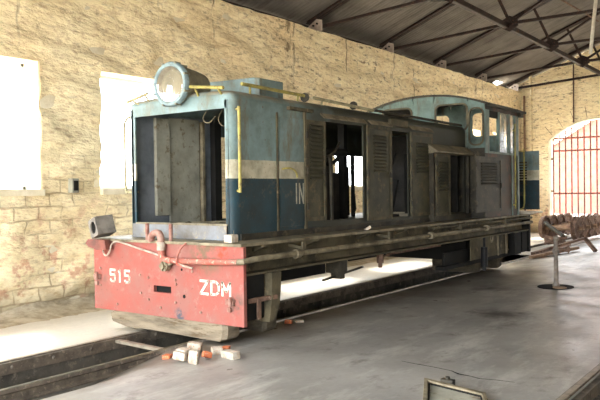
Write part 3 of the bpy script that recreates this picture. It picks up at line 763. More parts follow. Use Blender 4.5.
# rear bogie
b = MB(); b.box(10.1, 12.9, 4.62, 4.66, .30, .50); b.box(10.1, 12.9, 6.32, 6.36, .30, .56); b.box(9.95, 12.95, 4.56, 4.70, .25, .31)
b.box(12.7, 12.9, 4.62, 6.36, .26, .6); b.box(11.1, 11.5, 4.7, 6.28, .30, .68); bog = P(b, 'rear_bogie', 'black')
b = MB(); b.box(10.95, 12.66, 4.545, 4.56, .32, .67); b.box(11.5, 11.54, 4.53, 4.545, .32, .67); b.box(10.95, 12.66, 4.53, 4.545, .36, .385); P(b, 'bogie_side_plate', 'sill', bog)
b = MB()
for x in (11.95, 12.35): b.tube([(x, 4.47, .68), (x - .02, 4.46, .5), (x - .01, 4.46, .33)], .016, 8)
each(b, 'pale_strap', 'pipe', bog)
b = MB(); b.cyl((11.28, 4.45, .68), (11.28, 4.45, .50), .02, 10); b.cyl((11.28, 4.45, .52), (11.28, 4.45, .20), .055, 14); b.cyl((11.28, 4.45, .21), (11.28, 4.45, .13), .032, 10); P(b, 'damper', 'rubber')
P(MB().tube([(11.55, 4.44, .70), (11.53, 4.44, .62), (11.58, 4.44, .57), (11.64, 4.44, .62), (11.63, 4.44, .69)], .014, 8, 2), 'hook', 'pipe')
b = MB(); b.box(12.72, 13.05, 4.44, 4.60, .27, .67); b.box(13.12, 13.4, 4.44, 4.60, .29, .67); b.box(13.42, 13.5, 4.41, 6.57, .28, .966); each(b, 'rear_step', 'black', loco)
P(MB().box(8.6, 10.2, 4.72, 4.80, .60, .70), 'spring_beam', 'rust')

# ---- hood shell
ops_r = [(7.03, 7.93, 1.13, 2.31), (8.68, 9.17, 1.10, 2.30), (10.3, 11.16, 1.10, 2.02)]
def side(y, ops, x0, x1, mat, name, s_):
    """hood side plate with openings: thickness 2 cm, z 1.0..2.42"""
    m = MB(); cur = x0
    def pl(a, b, z0, z1):
        if b > a and z1 > z0: m.box(a, b, min(y, y + s_ * .02), max(y, y + s_ * .02), z0, z1)
    for a, b, z0, z1 in ops:
        pl(cur, a, .995, 2.42); pl(a, b, .995, z0); pl(a, b, z1, 2.42); cur = b
    pl(cur, x1, .995, 2.42); return m
P(side(YR, ops_r, FX + .10, 11.22, 'livery', 'hood_side', 1), 'hood_side', 'livery')
P(side(YL, [(6.84, 7.75, 1.14, 2.20), (9.55, 10.55, 1.05, 2.05)], FX + .10, 11.22, 'livery', 'hood_side', -1), 'hood_side', 'livery')
# front frame, with rounded vertical corners: ring cross-section in plan, extruded in z with the opening
def front():
    m = MB()
    def post(sg):      # quarter-round corner post
        yo = YR if sg > 0 else YL; c = (FX + .10, yo + sg * .10); pts = []
        for i in range(7):
            a = R(90 * i / 6); pts.append((c[0] - .10 * math.cos(a), c[1] - sg * .10 * math.sin(a)))
        inner = [(FX + .10, yo + sg * .02), (FX + .02, yo + sg * .06), (FX + .02, yo + sg * .07)]
        poly = [(FX, yo + sg * .07)] + pts + inner
        m.prism(poly, 'z', .995, 2.42)
    post(1); post(-1)
    m.box(FX, FX + .02, YR + .06, YL - .06, .995, 1.15); m.box(FX, FX + .02, YR + .06, YL - .06, 2.335, 2.42)
    m.box(FX, FX + .02, YR + .06, 4.81, 1.15, 2.335); m.box(FX, FX + .02, 6.17, YL - .06, 1.15, 2.335)
    return m
P(front(), 'front_frame', 'livery', smooth=True)
P(MB().box(FX - .006, FX - .0005, YR + .09, YL - .07, 1.0, 1.15), 'front_kick_plate', 'kick')
P(MB().box(FX - .012, FX + .05, 4.81, 6.17, 1.145, 1.165), 'opening_sill', 'pipe')
# roof of the hood: rounded section in YZ and rounded nose in front
def hood_top():
    m = MB(); rr_ = .12; sect = []
    ys = []
    for i in range(7):
        a = R(90 * i / 6); sect.append((YR + rr_ - rr_ * math.cos(a), 2.42 + .10 * math.sin(a)))
    sect += [(5.1, 2.535), (5.49, 2.54), (5.88, 2.535)]
    for i in range(7):
        a = R(90 - 90 * i / 6); sect.append((YL - rr_ + rr_ * math.cos(a), 2.42 + .10 * math.sin(a)))
    stations = [(FX, 0)] + [(FX + .10 - .10 * math.cos(R(90 * i / 5)), math.sin(R(90 * i / 5))) for i in range(1, 6)] + [(11.22, 1)]
    n = len(sect)
    for x, k in stations:
        for y, z in sect:
            kk = k; yy = min(max(y, YR + .10 * (1 - kk)), YL - .10 * (1 - kk))
            m.v.append((x, yy, 2.42 + (z - 2.42) * (.35 + .65 * kk)))
    for i in range(len(stations) - 1):
        for j in range(n - 1): m.f.append((i * n + j, i * n + j + 1, (i + 1) * n + j + 1, (i + 1) * n + j))
    m.f.append(tuple(range(n)))
    m.f.append(tuple((len(stations) - 1) * n + j for j in reversed(range(n))))
    return m
P(hood_top(), 'hood_roof', 'livery', smooth=True)
# raised box on the roof
b = MB(); b.prism([(5.02, 2.53), (5.02, 2.75), (5.10, 2.765), (5.98, 2.78), (5.98, 2.53)], 'x', 6.18, 6.62); P(b, 'roof_box', 'livery', bevel=.008)
# side lining panel and seams
P(MB().box(6.15, 6.60, YR - .010, YR - .001, 1.10, 2.30), 'side_panel', 'livery', bevel=.003)
b = MB(); b.box(6.10, 6.12, YR - .018, YR - .0005, 1.06, 2.34); b.box(6.60, 6.63, YR - .03, YR - .0005, 1.06, 2.40); each(b, 'seam_strip', 'sill', loco)
b = MB(); b.box(FX + .1, 11.22, YR - .02, YR - .0005, 1.0, 1.06)
P(b, 'lower_strip', 'steel')
b = MB()
for a_, c_ in ((6.95, 7.5), (7.52, 7.95), (8.05, 8.62), (9.2, 9.9)): b.prism([(YR - .055, 2.335), (YR - .055, 2.345), (YR - .0005, 2.40), (YR - .0005, 2.385)], 'x', a_, c_)
each(b, 'drip_strip', 'pipe', loco)
b = MB(); b.box(6.30, 6.75, YR - .05, YR - .0005, 2.385, 2.42); b.box(8.6, 9.1, YR - .04, YR + .03, 2.36, 2.45)
each(b, 'roof_clamp', 'sill', loco)
word('IN', (6.41, YR - .0105, 1.35), (1, 0, 0), .095, .075, .22, .020, (0, -1, 0), 'whitedull', loco, 'painted_letter')

# louvred doors
def door(name, x0, x1, z0, z1, y, lv, ang=0, hinge='l', mat='door', trim='doortrim'):
    """louvred hood door built closed in plane y, then swung about its hinge"""
    w = x1 - x0; th = .025
    f = MB(); e = .045
    f.box(x0, x1, y, y + th, z0, z0 + e); f.box(x0, x1, y, y + th, z1 - e, z1); f.box(x0, x0 + e, y, y + th, z0 + e, z1 - e); f.box(x1 - e, x1, y, y + th, z0 + e, z1 - e)
    p = MB(); p.box(x0 + e, x1 - e, y + .010, y + .018, z0 + e, z1 - e)
    l0, l1, a, c = lv; z = a
    while z < c:
        p.prism([(y + .010, z + .030), (y - .016, z + .006), (y - .016, z), (y + .010, z + .004)], 'x', x0 + l0, x1 - l1); z += .046
    h = MB(); hx = x0 if hinge == 'l' else x1
    for q in (.15, .5, .85): zz = z0 + (z1 - z0) * q; h.cyl((hx, y - .008, zz - .04), (hx, y - .008, zz + .04), .011, 8)
    m = MB(); kx = x1 - .07 if hinge == 'l' else x0 + .07; kz = z0 + (z1 - z0) * .5; m.box(kx - .015, kx + .015, y - .03, y, kz - .06, kz + .02)
    if ang:
        ca, sa = math.cos(ang), math.sin(ang)
        for q in (f, p, h, m): q.v = [(hx + (vx - hx) * ca - (vy - y) * sa, y + (vx - hx) * sa + (vy - y) * ca, vz) for vx, vy, vz in q.v]
    d = P(f, name, trim); P(p, 'louvre_panel', mat, d); each(h, 'hinge', 'steel', d); P(m, 'latch', 'steel', d)
    return d
door('hood_door', 6.63, 7.02, 1.14, 2.30, YR - .032, (.07, .06, 1.62, 2.22))
door('hood_door', 7.99, 8.64, 1.09, 2.33, YR - .032, (.16, .16, 1.72, 2.18))
door('hood_door', 9.21, 9.92, 1.10, 2.31, YR - .032, (.18, .18, 1.72, 2.16))
# widened lower compartment with sloping top
YB = 4.64
b = MB(); b.prism([(YB - .08, 2.03), (YB - .08, 2.05), (YR, 2.17), (YR, 2.02)], 'x', 9.78, 11.22); P(b, 'sloping_cover', 'pipe')
b = MB(); b.box(9.80, 9.83, YB, YR, 1.0, 2.05); b.box(9.83, 11.22, YB, YB + .02, 1.0, 1.08); b.box(10.34, 10.38, YB, YB + .03, 1.08, 2.04); b.box(11.12, 11.16, YB, YB + .03, 1.08, 2.04)
P(b, 'side_locker', 'steel')
door('locker_door', 9.84, 10.34, 1.08, 2.02, YB - .03, (.09, .09, 1.45, 1.88))
door('locker_door', 10.76, 11.88, 1.10, 2.00, 4.365, (.22, .2, 1.55, 1.88), mat='steel', trim='steel')
b = MB(); b.box(10.2, 11.1, 5.30, 5.34, 1.0, 2.05); each(b, 'locker_lining', 'black', loco)

# hood interior
def inner():
    P(MB().box(FX + .03, 11.2, YR + .025, YL - .025, 1.03, 1.10), 'inner_floor', 'pipe')
    b = MB(); b.box(5.45, 6.72, YL - .04, YL - .022, 1.10, 2.40); P(b, 'inner_lining', 'panel2')
    b = MB(); b.box(5.74, 5.96, YL - .09, YL - .042, 1.22, 2.36); P(b, 'inner_flange', 'lightpanel', bevel=.006)
    b = MB(); b.box(5.97, 6.48, YL - .06, YL - .042, 1.12, 2.38); P(b, 'inner_board', 'lightpanel', bevel=.004)
    b = MB(); b.box(6.50, 6.54, YL - .10, YL - .042, 1.10, 2.36); b.bar((5.9, 6.05, 1.13), (6.9, 5.1, 1.14), .03, .03); b.bar((5.5, 6.1, 1.12), (6.0, 6.1, 1.13), .03, .03); P(b, 'inner_post', 'pipe')
    b = MB(); b.box(6.70, 6.82, YL - .12, YL - .022, 1.10, 2.40); P(b, 'inner_column', 'black')
    b = MB(); b.box(7.12, 7.18, YL - .10, YL - .03, 1.10, 1.98); P(b, 'inner_bracket', 'steel')
    # engine
    b = MB(); b.box(7.10, 8.0, 5.15, 5.83, 1.10, 1.72); b.box(7.15, 7.95, 5.22, 5.76, 1.72, 1.90); b.box(7.02, 7.12, 5.2, 5.78, 1.15, 1.62)
    for i in range(3): b.box(7.2 + i * .26, 7.38 + i * .26, 5.27, 5.5, 1.90, 2.02)
    e_ = P(b, 'engine_block', 'soot', bevel=.012)
    b = MB()
    for i in range(3): b.tube([(7.29 + i * .26, 5.28, 1.83), (7.29 + i * .26, 5.08, 1.85), (7.29 + i * .26, 5.02, 1.98)], .028, 8, 1)
    b.tube([(7.15, 5.02, 1.98), (7.95, 5.02, 1.98)], .05, 12); P(b, 'manifold', 'black', e_, smooth=True)
    b = MB(); b.cyl((8.0, 5.49, 1.45), (8.06, 5.49, 1.45), .20, 20); P(b, 'flywheel', 'black', e_)
    b = MB(); b.box(7.2, 7.36, 5.0, 5.06, 1.1, 1.38); b.cyl((7.28, 4.99, 1.28), (7.28, 5.07, 1.28), .04, 12); b.tube([(7.5, 4.95, 1.1), (7.5, 4.95, 1.75), (7.55, 5.0, 1.95), (7.7, 5.1, 2.0)], .025, 8, 1)
    b.tube([(7.15, 5.3, 1.95), (7.35, 5.0, 1.88), (7.5, 4.9, 1.95), (7.7, 4.95, 2.1)], .014, 8, 2); P(b, 'engine_pipework', 'steel')
    b = MB(); b.cyl((8.9, 5.5, 1.1), (8.9, 5.5, 2.0), .03, 10); b.cyl((9.35, 5.9, 1.1), (9.35, 5.9, 1.85), .05, 10); b.tube([(8.6, 5.3, 1.2), (8.9, 5.5, 1.5), (9.1, 5.6, 1.2)], .03, 8, 2); b.box(8.2, 8.28, 5.2, 5.3, 1.1, 2.4); P(b, 'upright_pipes', 'black')
    b = MB(); b.box(10.6, 10.64, YB + .03, YL - .03, 1.1, 2.4) if False else b.box(10.95, 11.0, YR + .03, YL - .03, 1.1, 2.4); P(b, 'bulkhead', 'soot')
    b = MB(); b.cyl((8.85, 4.84, 1.12), (9.05, 4.84, 1.62), .018, 8); b.bar((8.75, 4.9, 1.12), (9.15, 4.9, 1.12), .04, .04); b.tube([(8.8, 4.82, 1.75), (8.9, 4.8, 1.95), (9.05, 4.85, 2.05)], .015, 8, 2); P(b, 'radiator_frame', 'black')
    b = MB()
    for k in range(5):
        y = 5.55 - k * .14; b.tube([(5.9 + .1 * k, y, 2.41), (5.85 + .1 * k, y + .04, 2.30), (5.9 + .1 * k, y - .02, 2.25 - .05 * (k % 2)), (5.95 + .1 * k, y - .08, 2.34)], .006, 6, 2)
    P(b, 'loose_wires', 'pipe')
    # dust and swarf heaped on the inner floor
    g = MB(); xs = spans([5.43, 6.9], .05); ys = spans([4.9, 6.1], .05); n = len(ys)
    for x in xs:
        for y in ys:
            d = min(x - 5.43, 6.9 - x, y - 4.9, 6.1 - y); g.v.append((x, y, 1.095 + min(1, d / .15) * (.03 + .03 * noise.noise(Vector((x * 9, y * 9, 0))) + .02 * noise.noise(Vector((x * 30, y * 30, 0))))))
    for i in range(len(xs) - 1):
        for j in range(n - 1): g.f.append((i * n + j, (i + 1) * n + j, (i + 1) * n + j + 1, i * n + j + 1))
    o = P(g, 'debris', 'sill'); o['kind'] = 'stuff'
inner()

# handrails
def rail_h(pts, feet, mat='yellow', r=.018, name='handrail', base=2.5):
    h = P(MB().tube(pts, r, 10, 0), name, mat)
    b = MB()
    for f_ in feet: b.tube([f_[0], f_[1]], .012, 8)
    [part(q, 'rail_foot', M[mat], h) for q in loose(b)]
rail_h([(5.62, 4.80, 2.60), (6.72, 4.80, 2.585)], [((5.75, 4.80, 2.60), (5.78, 4.82, 2.50)), ((6.6, 4.80, 2.585), (6.62, 4.82, 2.49))], 'yellow', .019)
rail_h([(6.92, 4.80, 2.58), (8.3, 4.80, 2.545)], [((7.1, 4.80, 2.575), (7.1, 4.82, 2.50)), ((8.2, 4.80, 2.55), (8.2, 4.82, 2.49))], 'pale_rail', .019)
rail_h([(8.35, 4.80, 2.55), (11.2, 4.80, 2.535)], [((9.3, 4.80, 2.55), (9.3, 4.82, 2.49)), ((10.3, 4.80, 2.54), (10.3, 4.82, 2.49))], 'steel', .019)
rail_h([(5.34, 5.28, 2.585), (5.34, 4.80, 2.53)], [((5.34, 5.20, 2.575), (5.42, 5.20, 2.46)), ((5.34, 4.88, 2.54), (5.42, 4.88, 2.46))], 'yellow', .018)
rail_h([(5.34, 6.24, 2.50), (5.34, 5.90, 2.57)], [((5.34, 6.16, 2.515), (5.42, 6.10, 2.46)), ((5.34, 5.95, 2.56), (5.42, 5.95, 2.48))], 'pale_rail', .018)
rail_h([(5.40, 4.65, 2.34), (5.40, 4.65, 1.48)], [((5.40, 4.65, 2.32), (5.47, 4.75, 2.32)), ((5.40, 4.65, 1.50), (5.47, 4.75, 1.50))], 'yellow', .016)
rail_h([(5.40, 6.34, 1.48), (5.40, 6.36, 1.60), (5.40, 6.36, 2.28), (5.42, 6.33, 2.34), (5.46, 6.24, 2.36)], [((5.40, 6.34, 1.50), (5.47, 6.22, 1.50))], 'pale_rail', .014)
P(MB().tube([(6.19, 4.72, 1.73), (6.19, 4.66, 1.74), (6.28, 4.65, 1.735), (6.36, 4.66, 1.70), (6.38, 4.66, 1.64)], .010, 8, 1), 'door_pull', 'yellow')
b = MB()
for x in (6.82, 7.9): b.lathe((x - .02, 4.85, 2.58), (1, .4, 0), [(0, .05), (.02, .055), (.03, .05)], 14)
each(b, 'lifting_ring', 'steel', loco)

# headlamp
hx, hy, hz = 5.30, 5.49, 2.625; d = Vector((-1, -.06, 0)).normalized()
c0 = Vector((hx, hy, hz))
b = MB(); b.lathe(c0 - d * .02, -d, [(0, .205), (.02, .205), (.16, .20), (.30, .185), (.42, .165), (.44, .12)], 32); hl = P(b, 'headlamp', 'lampbody', smooth=True)
b = MB(); n = 32
b.lathe(c0 + d * .03, -d, [(0, .185), (-.012, .20), (-.010, .222), (.012, .236), (.045, .236), (.05, .21), (.075, .205)], 36, False); P(b, 'lamp_ring', 'lampring', hl, smooth=True)
b = MB(); b.lathe(c0 + d * .022, -d, [(0, .19), (.02, .175), (.06, .14), (.10, .09), (.125, .04), (.13, .025)], 32, False); P(b, 'reflector', 'reflector', hl, smooth=True)
b = MB(); b.lathe(c0 - d * .10, d, [(0, .042), (.05, .042), (.06, .02)], 16); P(b, 'bulb_socket', 'black', hl)
b = MB(); b.lathe(c0 + d * .026, d, [(0, .188), (.004, .186), (.016, .12), (.022, .02)], 32); P(b, 'lens', 'lensglass', hl, smooth=True)
b = MB(); a_ = d.cross(Vector((0, 0, 1))).normalized()
for k in range(8):
    q = R(22 + 45 * k); p = c0 + (a_ * math.cos(q) + Vector((0, 0, 1)) * math.sin(q)) * .232; b.cyl(p - d * .04, p + d * .045, .012, 8)
each(b, 'ring_clip', 'lampbody', hl)
b = MB(); b.box(5.42, 5.50, 5.45, 5.53, 2.80, 2.845); b.box(5.35, 5.7, 5.36, 5.62, 2.46, 2.53); P(b, 'lamp_mount', 'lampbody', hl, bevel=.006)

# ---- cab
CX0, CX1 = 11.22, 12.82
def cabz(y):         # roof curve across the cab
    t_ = abs(y - 5.49) / 1.09; return 3.06 - .19 * t_ ** 2.2
def rrect(y0, y1, z0, z1, r, n=5):
    out = []
    for cy, cz, a0 in ((y1 - r, z1 - r, 0), (y0 + r, z1 - r, 90), (y0 + r, z0 + r, 180), (y1 - r, z0 + r, 270)):
        for i in range(n + 1):
            a = R(a0 + 90 * i / n); out.append((cy + r * math.cos(a), cz + r * math.sin(a)))
    return out
def plate_with_hole(m, axis, a, b, outer, hole):
    """outer rectangle (y0,y1,z0,z1 with optional curved top function) around rounded hole"""
    y0, y1, z0, z1 = outer; cy = sum(p[0] for p in hole) / len(hole); cz = sum(p[1] for p in hole) / len(hole); out = []
    n = len(hole)
    for i, (py, pz) in enumerate(hole):
        dy, dz = py - cy, pz - cz; q = i // (n // 4); cnr = [(y1, z1), (y0, z1), (y0, z0), (y1, z0)][q]
        k = i % (n // 4)
        # walk from the side to the corner and off again
        h = (n // 4 - 1) / 2
        if q in (0, 2):
            p = (cnr[0], cz + (cnr[1] - cz) * min(1, (k + .3) / h)) if k <= h else (cy + (cnr[0] - cy) * min(1, (n // 4 - 1 - k + .3) / h), cnr[1])
        else:
            p = (cy + (cnr[0] - cy) * min(1, (k + .3) / h), cnr[1]) if k <= h else (cnr[0], cz + (cnr[1] - cz) * min(1, (n // 4 - 1 - k + .3) / h))
        yy, zz = p
        if zz >= z1 - 1e-6 and callable(top): zz = top(yy)
        out.append((yy, zz))
    m.ring(out, hole, axis, a, b)
top = None
def cab_end(x0, x1, frontal):
    global top
    m = MB(); top = cabz
    def strip(y0, y1, z0, z1f=None):
        n = max(2, int((y1 - y0) / .08)); ys = [y0 + (y1 - y0) * i / n for i in range(n + 1)]
        poly = [(y, (cabz(y) if z1f is None else z1f)) for y in ys]
        m.prism([(y0, z0)] + poly + [(y1, z0)], 'x', x0, x1)
    W = [(4.43, 4.655, 2.21, 2.80), (4.70, 5.26, 2.46, 2.89), (5.72, 6.28, 2.46, 2.89), (6.325, 6.55, 2.21, 2.80)]
    cells = [(4.40, 4.685), (4.685, 5.30), (5.68, 6.295), (6.295, 6.58)]
    for (y0, y1, z0, z1), (c0_, c1_) in zip(W, cells):
        plate_with_hole(m, 'x', x0, x1, (c0_, c1_, 2.15, 2.95), rrect(y0, y1, z0, z1, .09))
    strip(5.30, 5.68, 2.15)
    lowm = MB().box(x0, x1, 4.40, 6.58, 1.0, 2.15); P(lowm, 'cab_end_panel', 'steel')
    return m, W
m, W = cab_end(CX0, CX0 + .03, True); cf = P(m, 'cab_front_wall', 'teal')
b = MB()
for y0, y1, z0, z1 in W: b.ring(rrect(y0 - .022, y1 + .022, z0 - .022, z1 + .022, .11), rrect(y0 + .006, y1 - .006, z0 + .006, z1 - .006, .085), 'x', CX0 - .015, CX0 - .0005)
each(b, 'window_rubber', 'sill', cf)
m, W = cab_end(CX1 - .03, CX1, False); P(m, 'cab_rear_wall', 'teal')
b = MB()      # rooftop shell, arched
ny = 20; ys = [YC0 - .06 + (YC1 - YC0 + .12) * i / ny for i in range(ny + 1)]
poly = [(y, cabz(y) + .03) for y in ys] + [(y, cabz(y) - .002) for y in reversed(ys)]
b.prism(poly, 'x', CX0 - .05, CX1 + .08); P(b, 'cab_roof', 'steel')
b = MB(); b.box(CX0, CX1 + .22, YC0 - .08, YC0 - .045, cabz(YC0) - .04, cabz(YC0) + .0); b.box(CX1 - .02, CX1 + .14, YC0 - .06, YC0, 2.76, 2.84); P(b, 'roof_gutter', 'steel')
for y, nm in ((YC0, 'r'), (YC1 - .02, 'l')):
    m = MB(); zt = cabz(YC0)
    m.box(CX0 + .03, CX1 - .03, y, y + .02, 1.0, 2.09); m.box(CX0 + .03, CX1 - .03, y, y + .02, 2.775, zt + .01)
    P(m, 'cab_side', 'cabdirty')
    m = MB()
    for x0, x1 in ((CX0 + .001, 11.40), (11.82, 11.89), (12.30, 12.395), (12.62, CX1 - .001)): m.box(x0, x1, y - .012, y + .028, 2.09, 2.78)
    m.box(CX0 + .001, CX1, y - .012, y + .028, 2.065, 2.10); m.box(CX1 - .07, CX1, y - .02, y + .028, 1.0, 2.07); m.box(CX1 - .35, CX1 - .32, y - .014, y + .006, 1.0, 2.07)
    P(m, 'window_posts', 'teal')
    for x0, x1 in ((11.89, 12.30), (12.395, 12.62)): P(MB().box(x0, x1, y + .006, y + .011, 2.10, 2.775), 'glass_pane', 'glass')
    P(MB().box(11.40, 11.82, y + .004, y + .016, 2.66, 2.775), 'window_shade', 'black')
b = MB(); b.box(11.9, 12.5, 5.0, 5.9, 1.1, 2.0); b.box(11.95, 12.45, 5.05, 5.85, 2.0, 2.08); P(b, 'control_desk', 'soot', bevel=.01)
P(MB().box(CX0 + .03, CX1 - .03, YC0 + .02, YC1 - .02, 1.0, 1.04), 'cab_floor', 'soot')
# rear hood, open rear door and rails
b = MB(); b.box(CX1 + .001, 13.55, 4.74, 4.76, 1.0, 2.18); b.box(CX1 + .001, 13.55, 6.22, 6.24, 1.0, 2.18); b.box(CX1 + .001, 13.55, 4.74, 6.24, 2.16, 2.19); P(b, 'rear_hood', 'livery')
b = MB(); b.box(13.60, 13.625, 4.27, 4.78, 1.07, 2.18); rd = P(b, 'rear_hood_door', 'livery2'); rd['label'] = 'blue door with a cream stripe, swung open'
b = MB(); z = 1.62
for z in [1.55 + .05 * i for i in range(9)]: b.prism([(13.60, z + .03), (13.585, z + .004), (13.585, z), (13.60, z)], 'y', 4.50, 4.70)
P(b, 'louvre_panel', 'steel', rd)
P(MB().box(13.2, 13.9, 4.30, 5.4, 1.00, 1.035), 'rear_footplate', 'whitepipe')
rail_h([(12.52, YC0 - .05, 2.62), (12.52, YC0 - .05, 1.12)], [((12.52, YC0 - .05, 2.5), (12.52, YC0 - .005, 2.5)), ((12.52, YC0 - .05, 1.18), (12.52, YC0 - .005, 1.18))], 'yellow', .014)
rail_h([(13.05, YC0 - .03, 2.2), (13.05, YC0 - .03, 1.2), (13.03, YC0 - .02, 1.12), (12.95, YC0, 1.09), (12.82, YC0 + .01, 1.09)], [((13.05, YC0 - .03, 2.15), (12.83, YC0, 2.15))], 'yellow', .014)
P(MB().cyl((7.55, 4.5, .995), (7.63, 4.47, 1.03), .02, 8), 'loose_plug', 'white')

# things lying on the deck
o = MB(); c0 = Vector((0, 0, 0)); s_ = .10
t = thing('lamp_housing', (5.08, 6.39, 1.0), 'grey cube-shaped lamp housing with a round hole, tilted on the left end of the footplate', 'lamp housing')
circ = [(.068 * math.cos(R(11.25 * i + 5.6)), .068 * math.sin(R(11.25 * i + 5.6))) for i in range(32)]
def sqr(i):
    a = R(11.25 * i + 5.6); k = s_ / max(abs(math.cos(a)), abs(math.sin(a))); return (k * math.cos(a), k * math.sin(a))
hb = MB(); hb.ring([sqr(i) for i in range(32)], circ, 'x', -.10, -.085); hb.box(-.085, -.08, -.1, -.075, -.1, .1)
hb.box(-.085, .11, -.10, -.088, -.1, .1); hb.box(-.085, .11, .088, .10, -.1, .1); hb.box(-.085, .11, -.088, .088, .088, .1); hb.box(-.085, .11, -.088, .088, -.1, -.088); hb.box(.098, .11, -.088, .088, -.088, .088)
inn = MB().lathe((-.09, 0, 0), (1, 0, 0), [(0, .07), (.06, .065), (.14, .03)], 20, False)
inn.cyl((.0, .02, -.02), (-.05, .02, -.02), .018, 10)
mr = Matrix.Translation((5.08, 6.39, 1.125)) @ Euler((R(-17), R(-5), R(-14))).to_matrix().to_4x4()
for q in (hb, inn): q.v = [tuple(mr @ Vector(v)) for v in q.v]
part(hb, 'housing', M['grey'], t); part(inn, 'reflector', M['soot'], t)
single(MB().box(5.16, 5.26, 4.56, 4.66, .996, 1.075), 'wood_block', M['brickpale'], 'small whitish block standing on the right front corner of the footplate', 'block', bevel=.006)

# ------------------------------------------------------------------ right side things
M['stand'] = grime('grey_rusty_pipe', (132, 124, 114), (96, 86, 78), 9, .7, 0, (120, 92, 76))
t = thing('standpipe', (10.96, 3.20, -.01), 'rusty iron standpipe with a side valve rising from a hole in the floor', 'standpipe')
b = MB(); b.lathe((10.96, 3.20, -.03), (0, 0, 1), [(0, .055), (.05, .055), (.08, .036), (.50, .032), (.54, .05), (.58, .05), (.60, .034), (.70, .03), (.74, .055), (.76, .05), (.79, .02)], 16); part(b, 'pipe_post', M['stand'], t, smooth=True)
b = MB(); b.cyl((10.96, 3.20, .55), (11.05, 3.06, .55), .022, 10); b.cyl((11.04, 3.075, .55), (11.07, 3.03, .55), .04, 12); b.cyl((11.07, 3.045, .49), (11.07, 3.045, .61), .012, 8); part(b, 'side_valve', M['rust'], t)
b = MB(); b.bar((10.96, 3.20, .70), (10.86, 3.36, .76), .03, .05); b.bar((10.96, 3.20, .71), (11.02, 3.05, .73), .03, .04); part(b, 'cross_arm', M['rust'], t)
b = MB(); n = 18; ring = [(10.93 + (.30 + .05 * noise.noise(Vector((i, 0, 0)))) * math.cos(i * 2 * math.pi / n), 3.2 + (.26 + .05 * noise.noise(Vector((i, 4, 0)))) * math.sin(i * 2 * math.pi / n)) for i in range(n)]
b.prism(ring, 'z', -.02, -.004); part(b, 'oily_ring', M['void'], t)
b = MB(); b.lathe((10.80, 3.10, -.006), (0, 0, 1), [(0, .10), (.012, .10), (.02, .08)], 18); part(b, 'cover_disc', M['rustlight'], t)

single(MB().bar((16.6, 5.20, .02), (17.15, 4.35, .30), .10, .05).bar((17.15, 4.35, .30), (17.0, 4.08, .02), .10, .05), 'bent_bar', M['rust'], 'bent rusty flat bar propped like a tent behind the standpipe', 'scrap bar')
single(MB().bar((15.0, 4.9, .02), (17.3, 4.55, .06), .08, .06), 'scrap_bar', M['rustlight'], 'straight dusty bar on the floor between locomotive and wheelsets', 'scrap bar')
single(MB().bar((15.6, 5.05, .03), (18.6, 5.1, .05), .09, .08), 'scrap_beam', M['rust'], 'brown scrap beam on the floor just behind the locomotive tail', 'scrap bar')
single(MB().cyl((19.2, 5.88, .54), (18.75, 5.28, .22), .05, 16), 'leaning_shaft', M['steel'], 'dark grey round shaft leaning against the nearest rusty wheel', 'shaft')
b = MB()
single(rough_block(18.75, 5.5, .10, .5, .4, .14, 33, amp=.05), 'scrap_casting', M['rust'], 'lumpy rusty casting on the floor in front of the wheelsets', 'scrap')

def wheelset(c1, c2, label):
    c1, c2 = Vector((*c1, .335)), Vector((*c2, .335)); mid = (c1 + c2) / 2; d = (c2 - c1).normalized()
    t = thing('railway_wheelset', (mid.x, mid.y, -.01), label, 'wheelset', 'wheelsets by the gate')
    for c, sg in ((c1, 1), (c2, -1)):
        b = MB(); dd = d * sg
        b.lathe(c, dd, [(-.07, .05), (-.07, .09), (-.05, .10), (-.035, .24), (-.06, .27), (-.06, .315), (.03, .322), (.035, .345), (.06, .345), (.065, .28), (.03, .25), (.03, .10), (.07, .09), (.07, .06)], 32)
        part(b, 'wheel', M['rust'], t, smooth=True)
    b = MB(); L = (c2 - c1).length
    b.lathe(c1, d, [(-.18, .045), (-.07, .05), (-.06, .075), (.1, .075), (.25, .065), (L - .25, .065), (L - .1, .075), (L + .06, .075), (L + .07, .05), (L + .18, .045)], 16)
    part(b, 'axle', M['rustlight'], t, smooth=True)
    return t
wp_ = wheelset((20.62, 6.32), (20.50, 5.40), 'nearest rusty wheelset of the row, its left wheel beside the locomotive tail')
for k, lb in enumerate(('second rusty wheelset of the row, right behind the nearest one', 'third rusty wheelset of the row, counted from the locomotive', 'last rusty wheelset of the row, closest to the barred gate')):
    c = copy_tree(wp_); c.location.x += .73 * (k + 1); c.location.y += .0 * (k + 1); c['label'] = lb

# steel frame lying at the bottom edge
t = thing('steel_frame', (4.6, 1.95, -.01), 'dusty rectangular steel frame with a bracket lying on the floor at the bottom edge', 'frame')
fa = R(-0)
Fm = lambda m: m
o4 = [(5.02, 2.475), (4.89, 1.93), (4.15, 1.56), (4.20, 2.09)]; 
def shrink(p, k): cx = sum(a for a, b in p) / 4; cy = sum(b for a, b in p) / 4; return [(cx + (a - cx) * k, cy + (b - cy) * k) for a, b in p]
b = MB(); b.ring(o4, shrink(o4, .86), 'z', -.012, .035); part(b, 'outer_frame', M['pipe'], t, bevel=.005)
b = MB(); b.ring(shrink(o4, .85), shrink(o4, .80), 'z', -.012, .020); part(b, 'inner_lip', M['black'], t)
b = MB(); b.prism(shrink(o4, .80), 'z', -.012, .012); part(b, 'base_plate', M['lightpanel'], t)
b = MB(); b.box(4.975, 5.03, 2.22, 2.32, .0, .055); b.cyl((5.0, 2.27, .05), (5.0, 2.27, .075), .018, 10); part(b, 'bracket', M['steel'], t, bevel=.004)

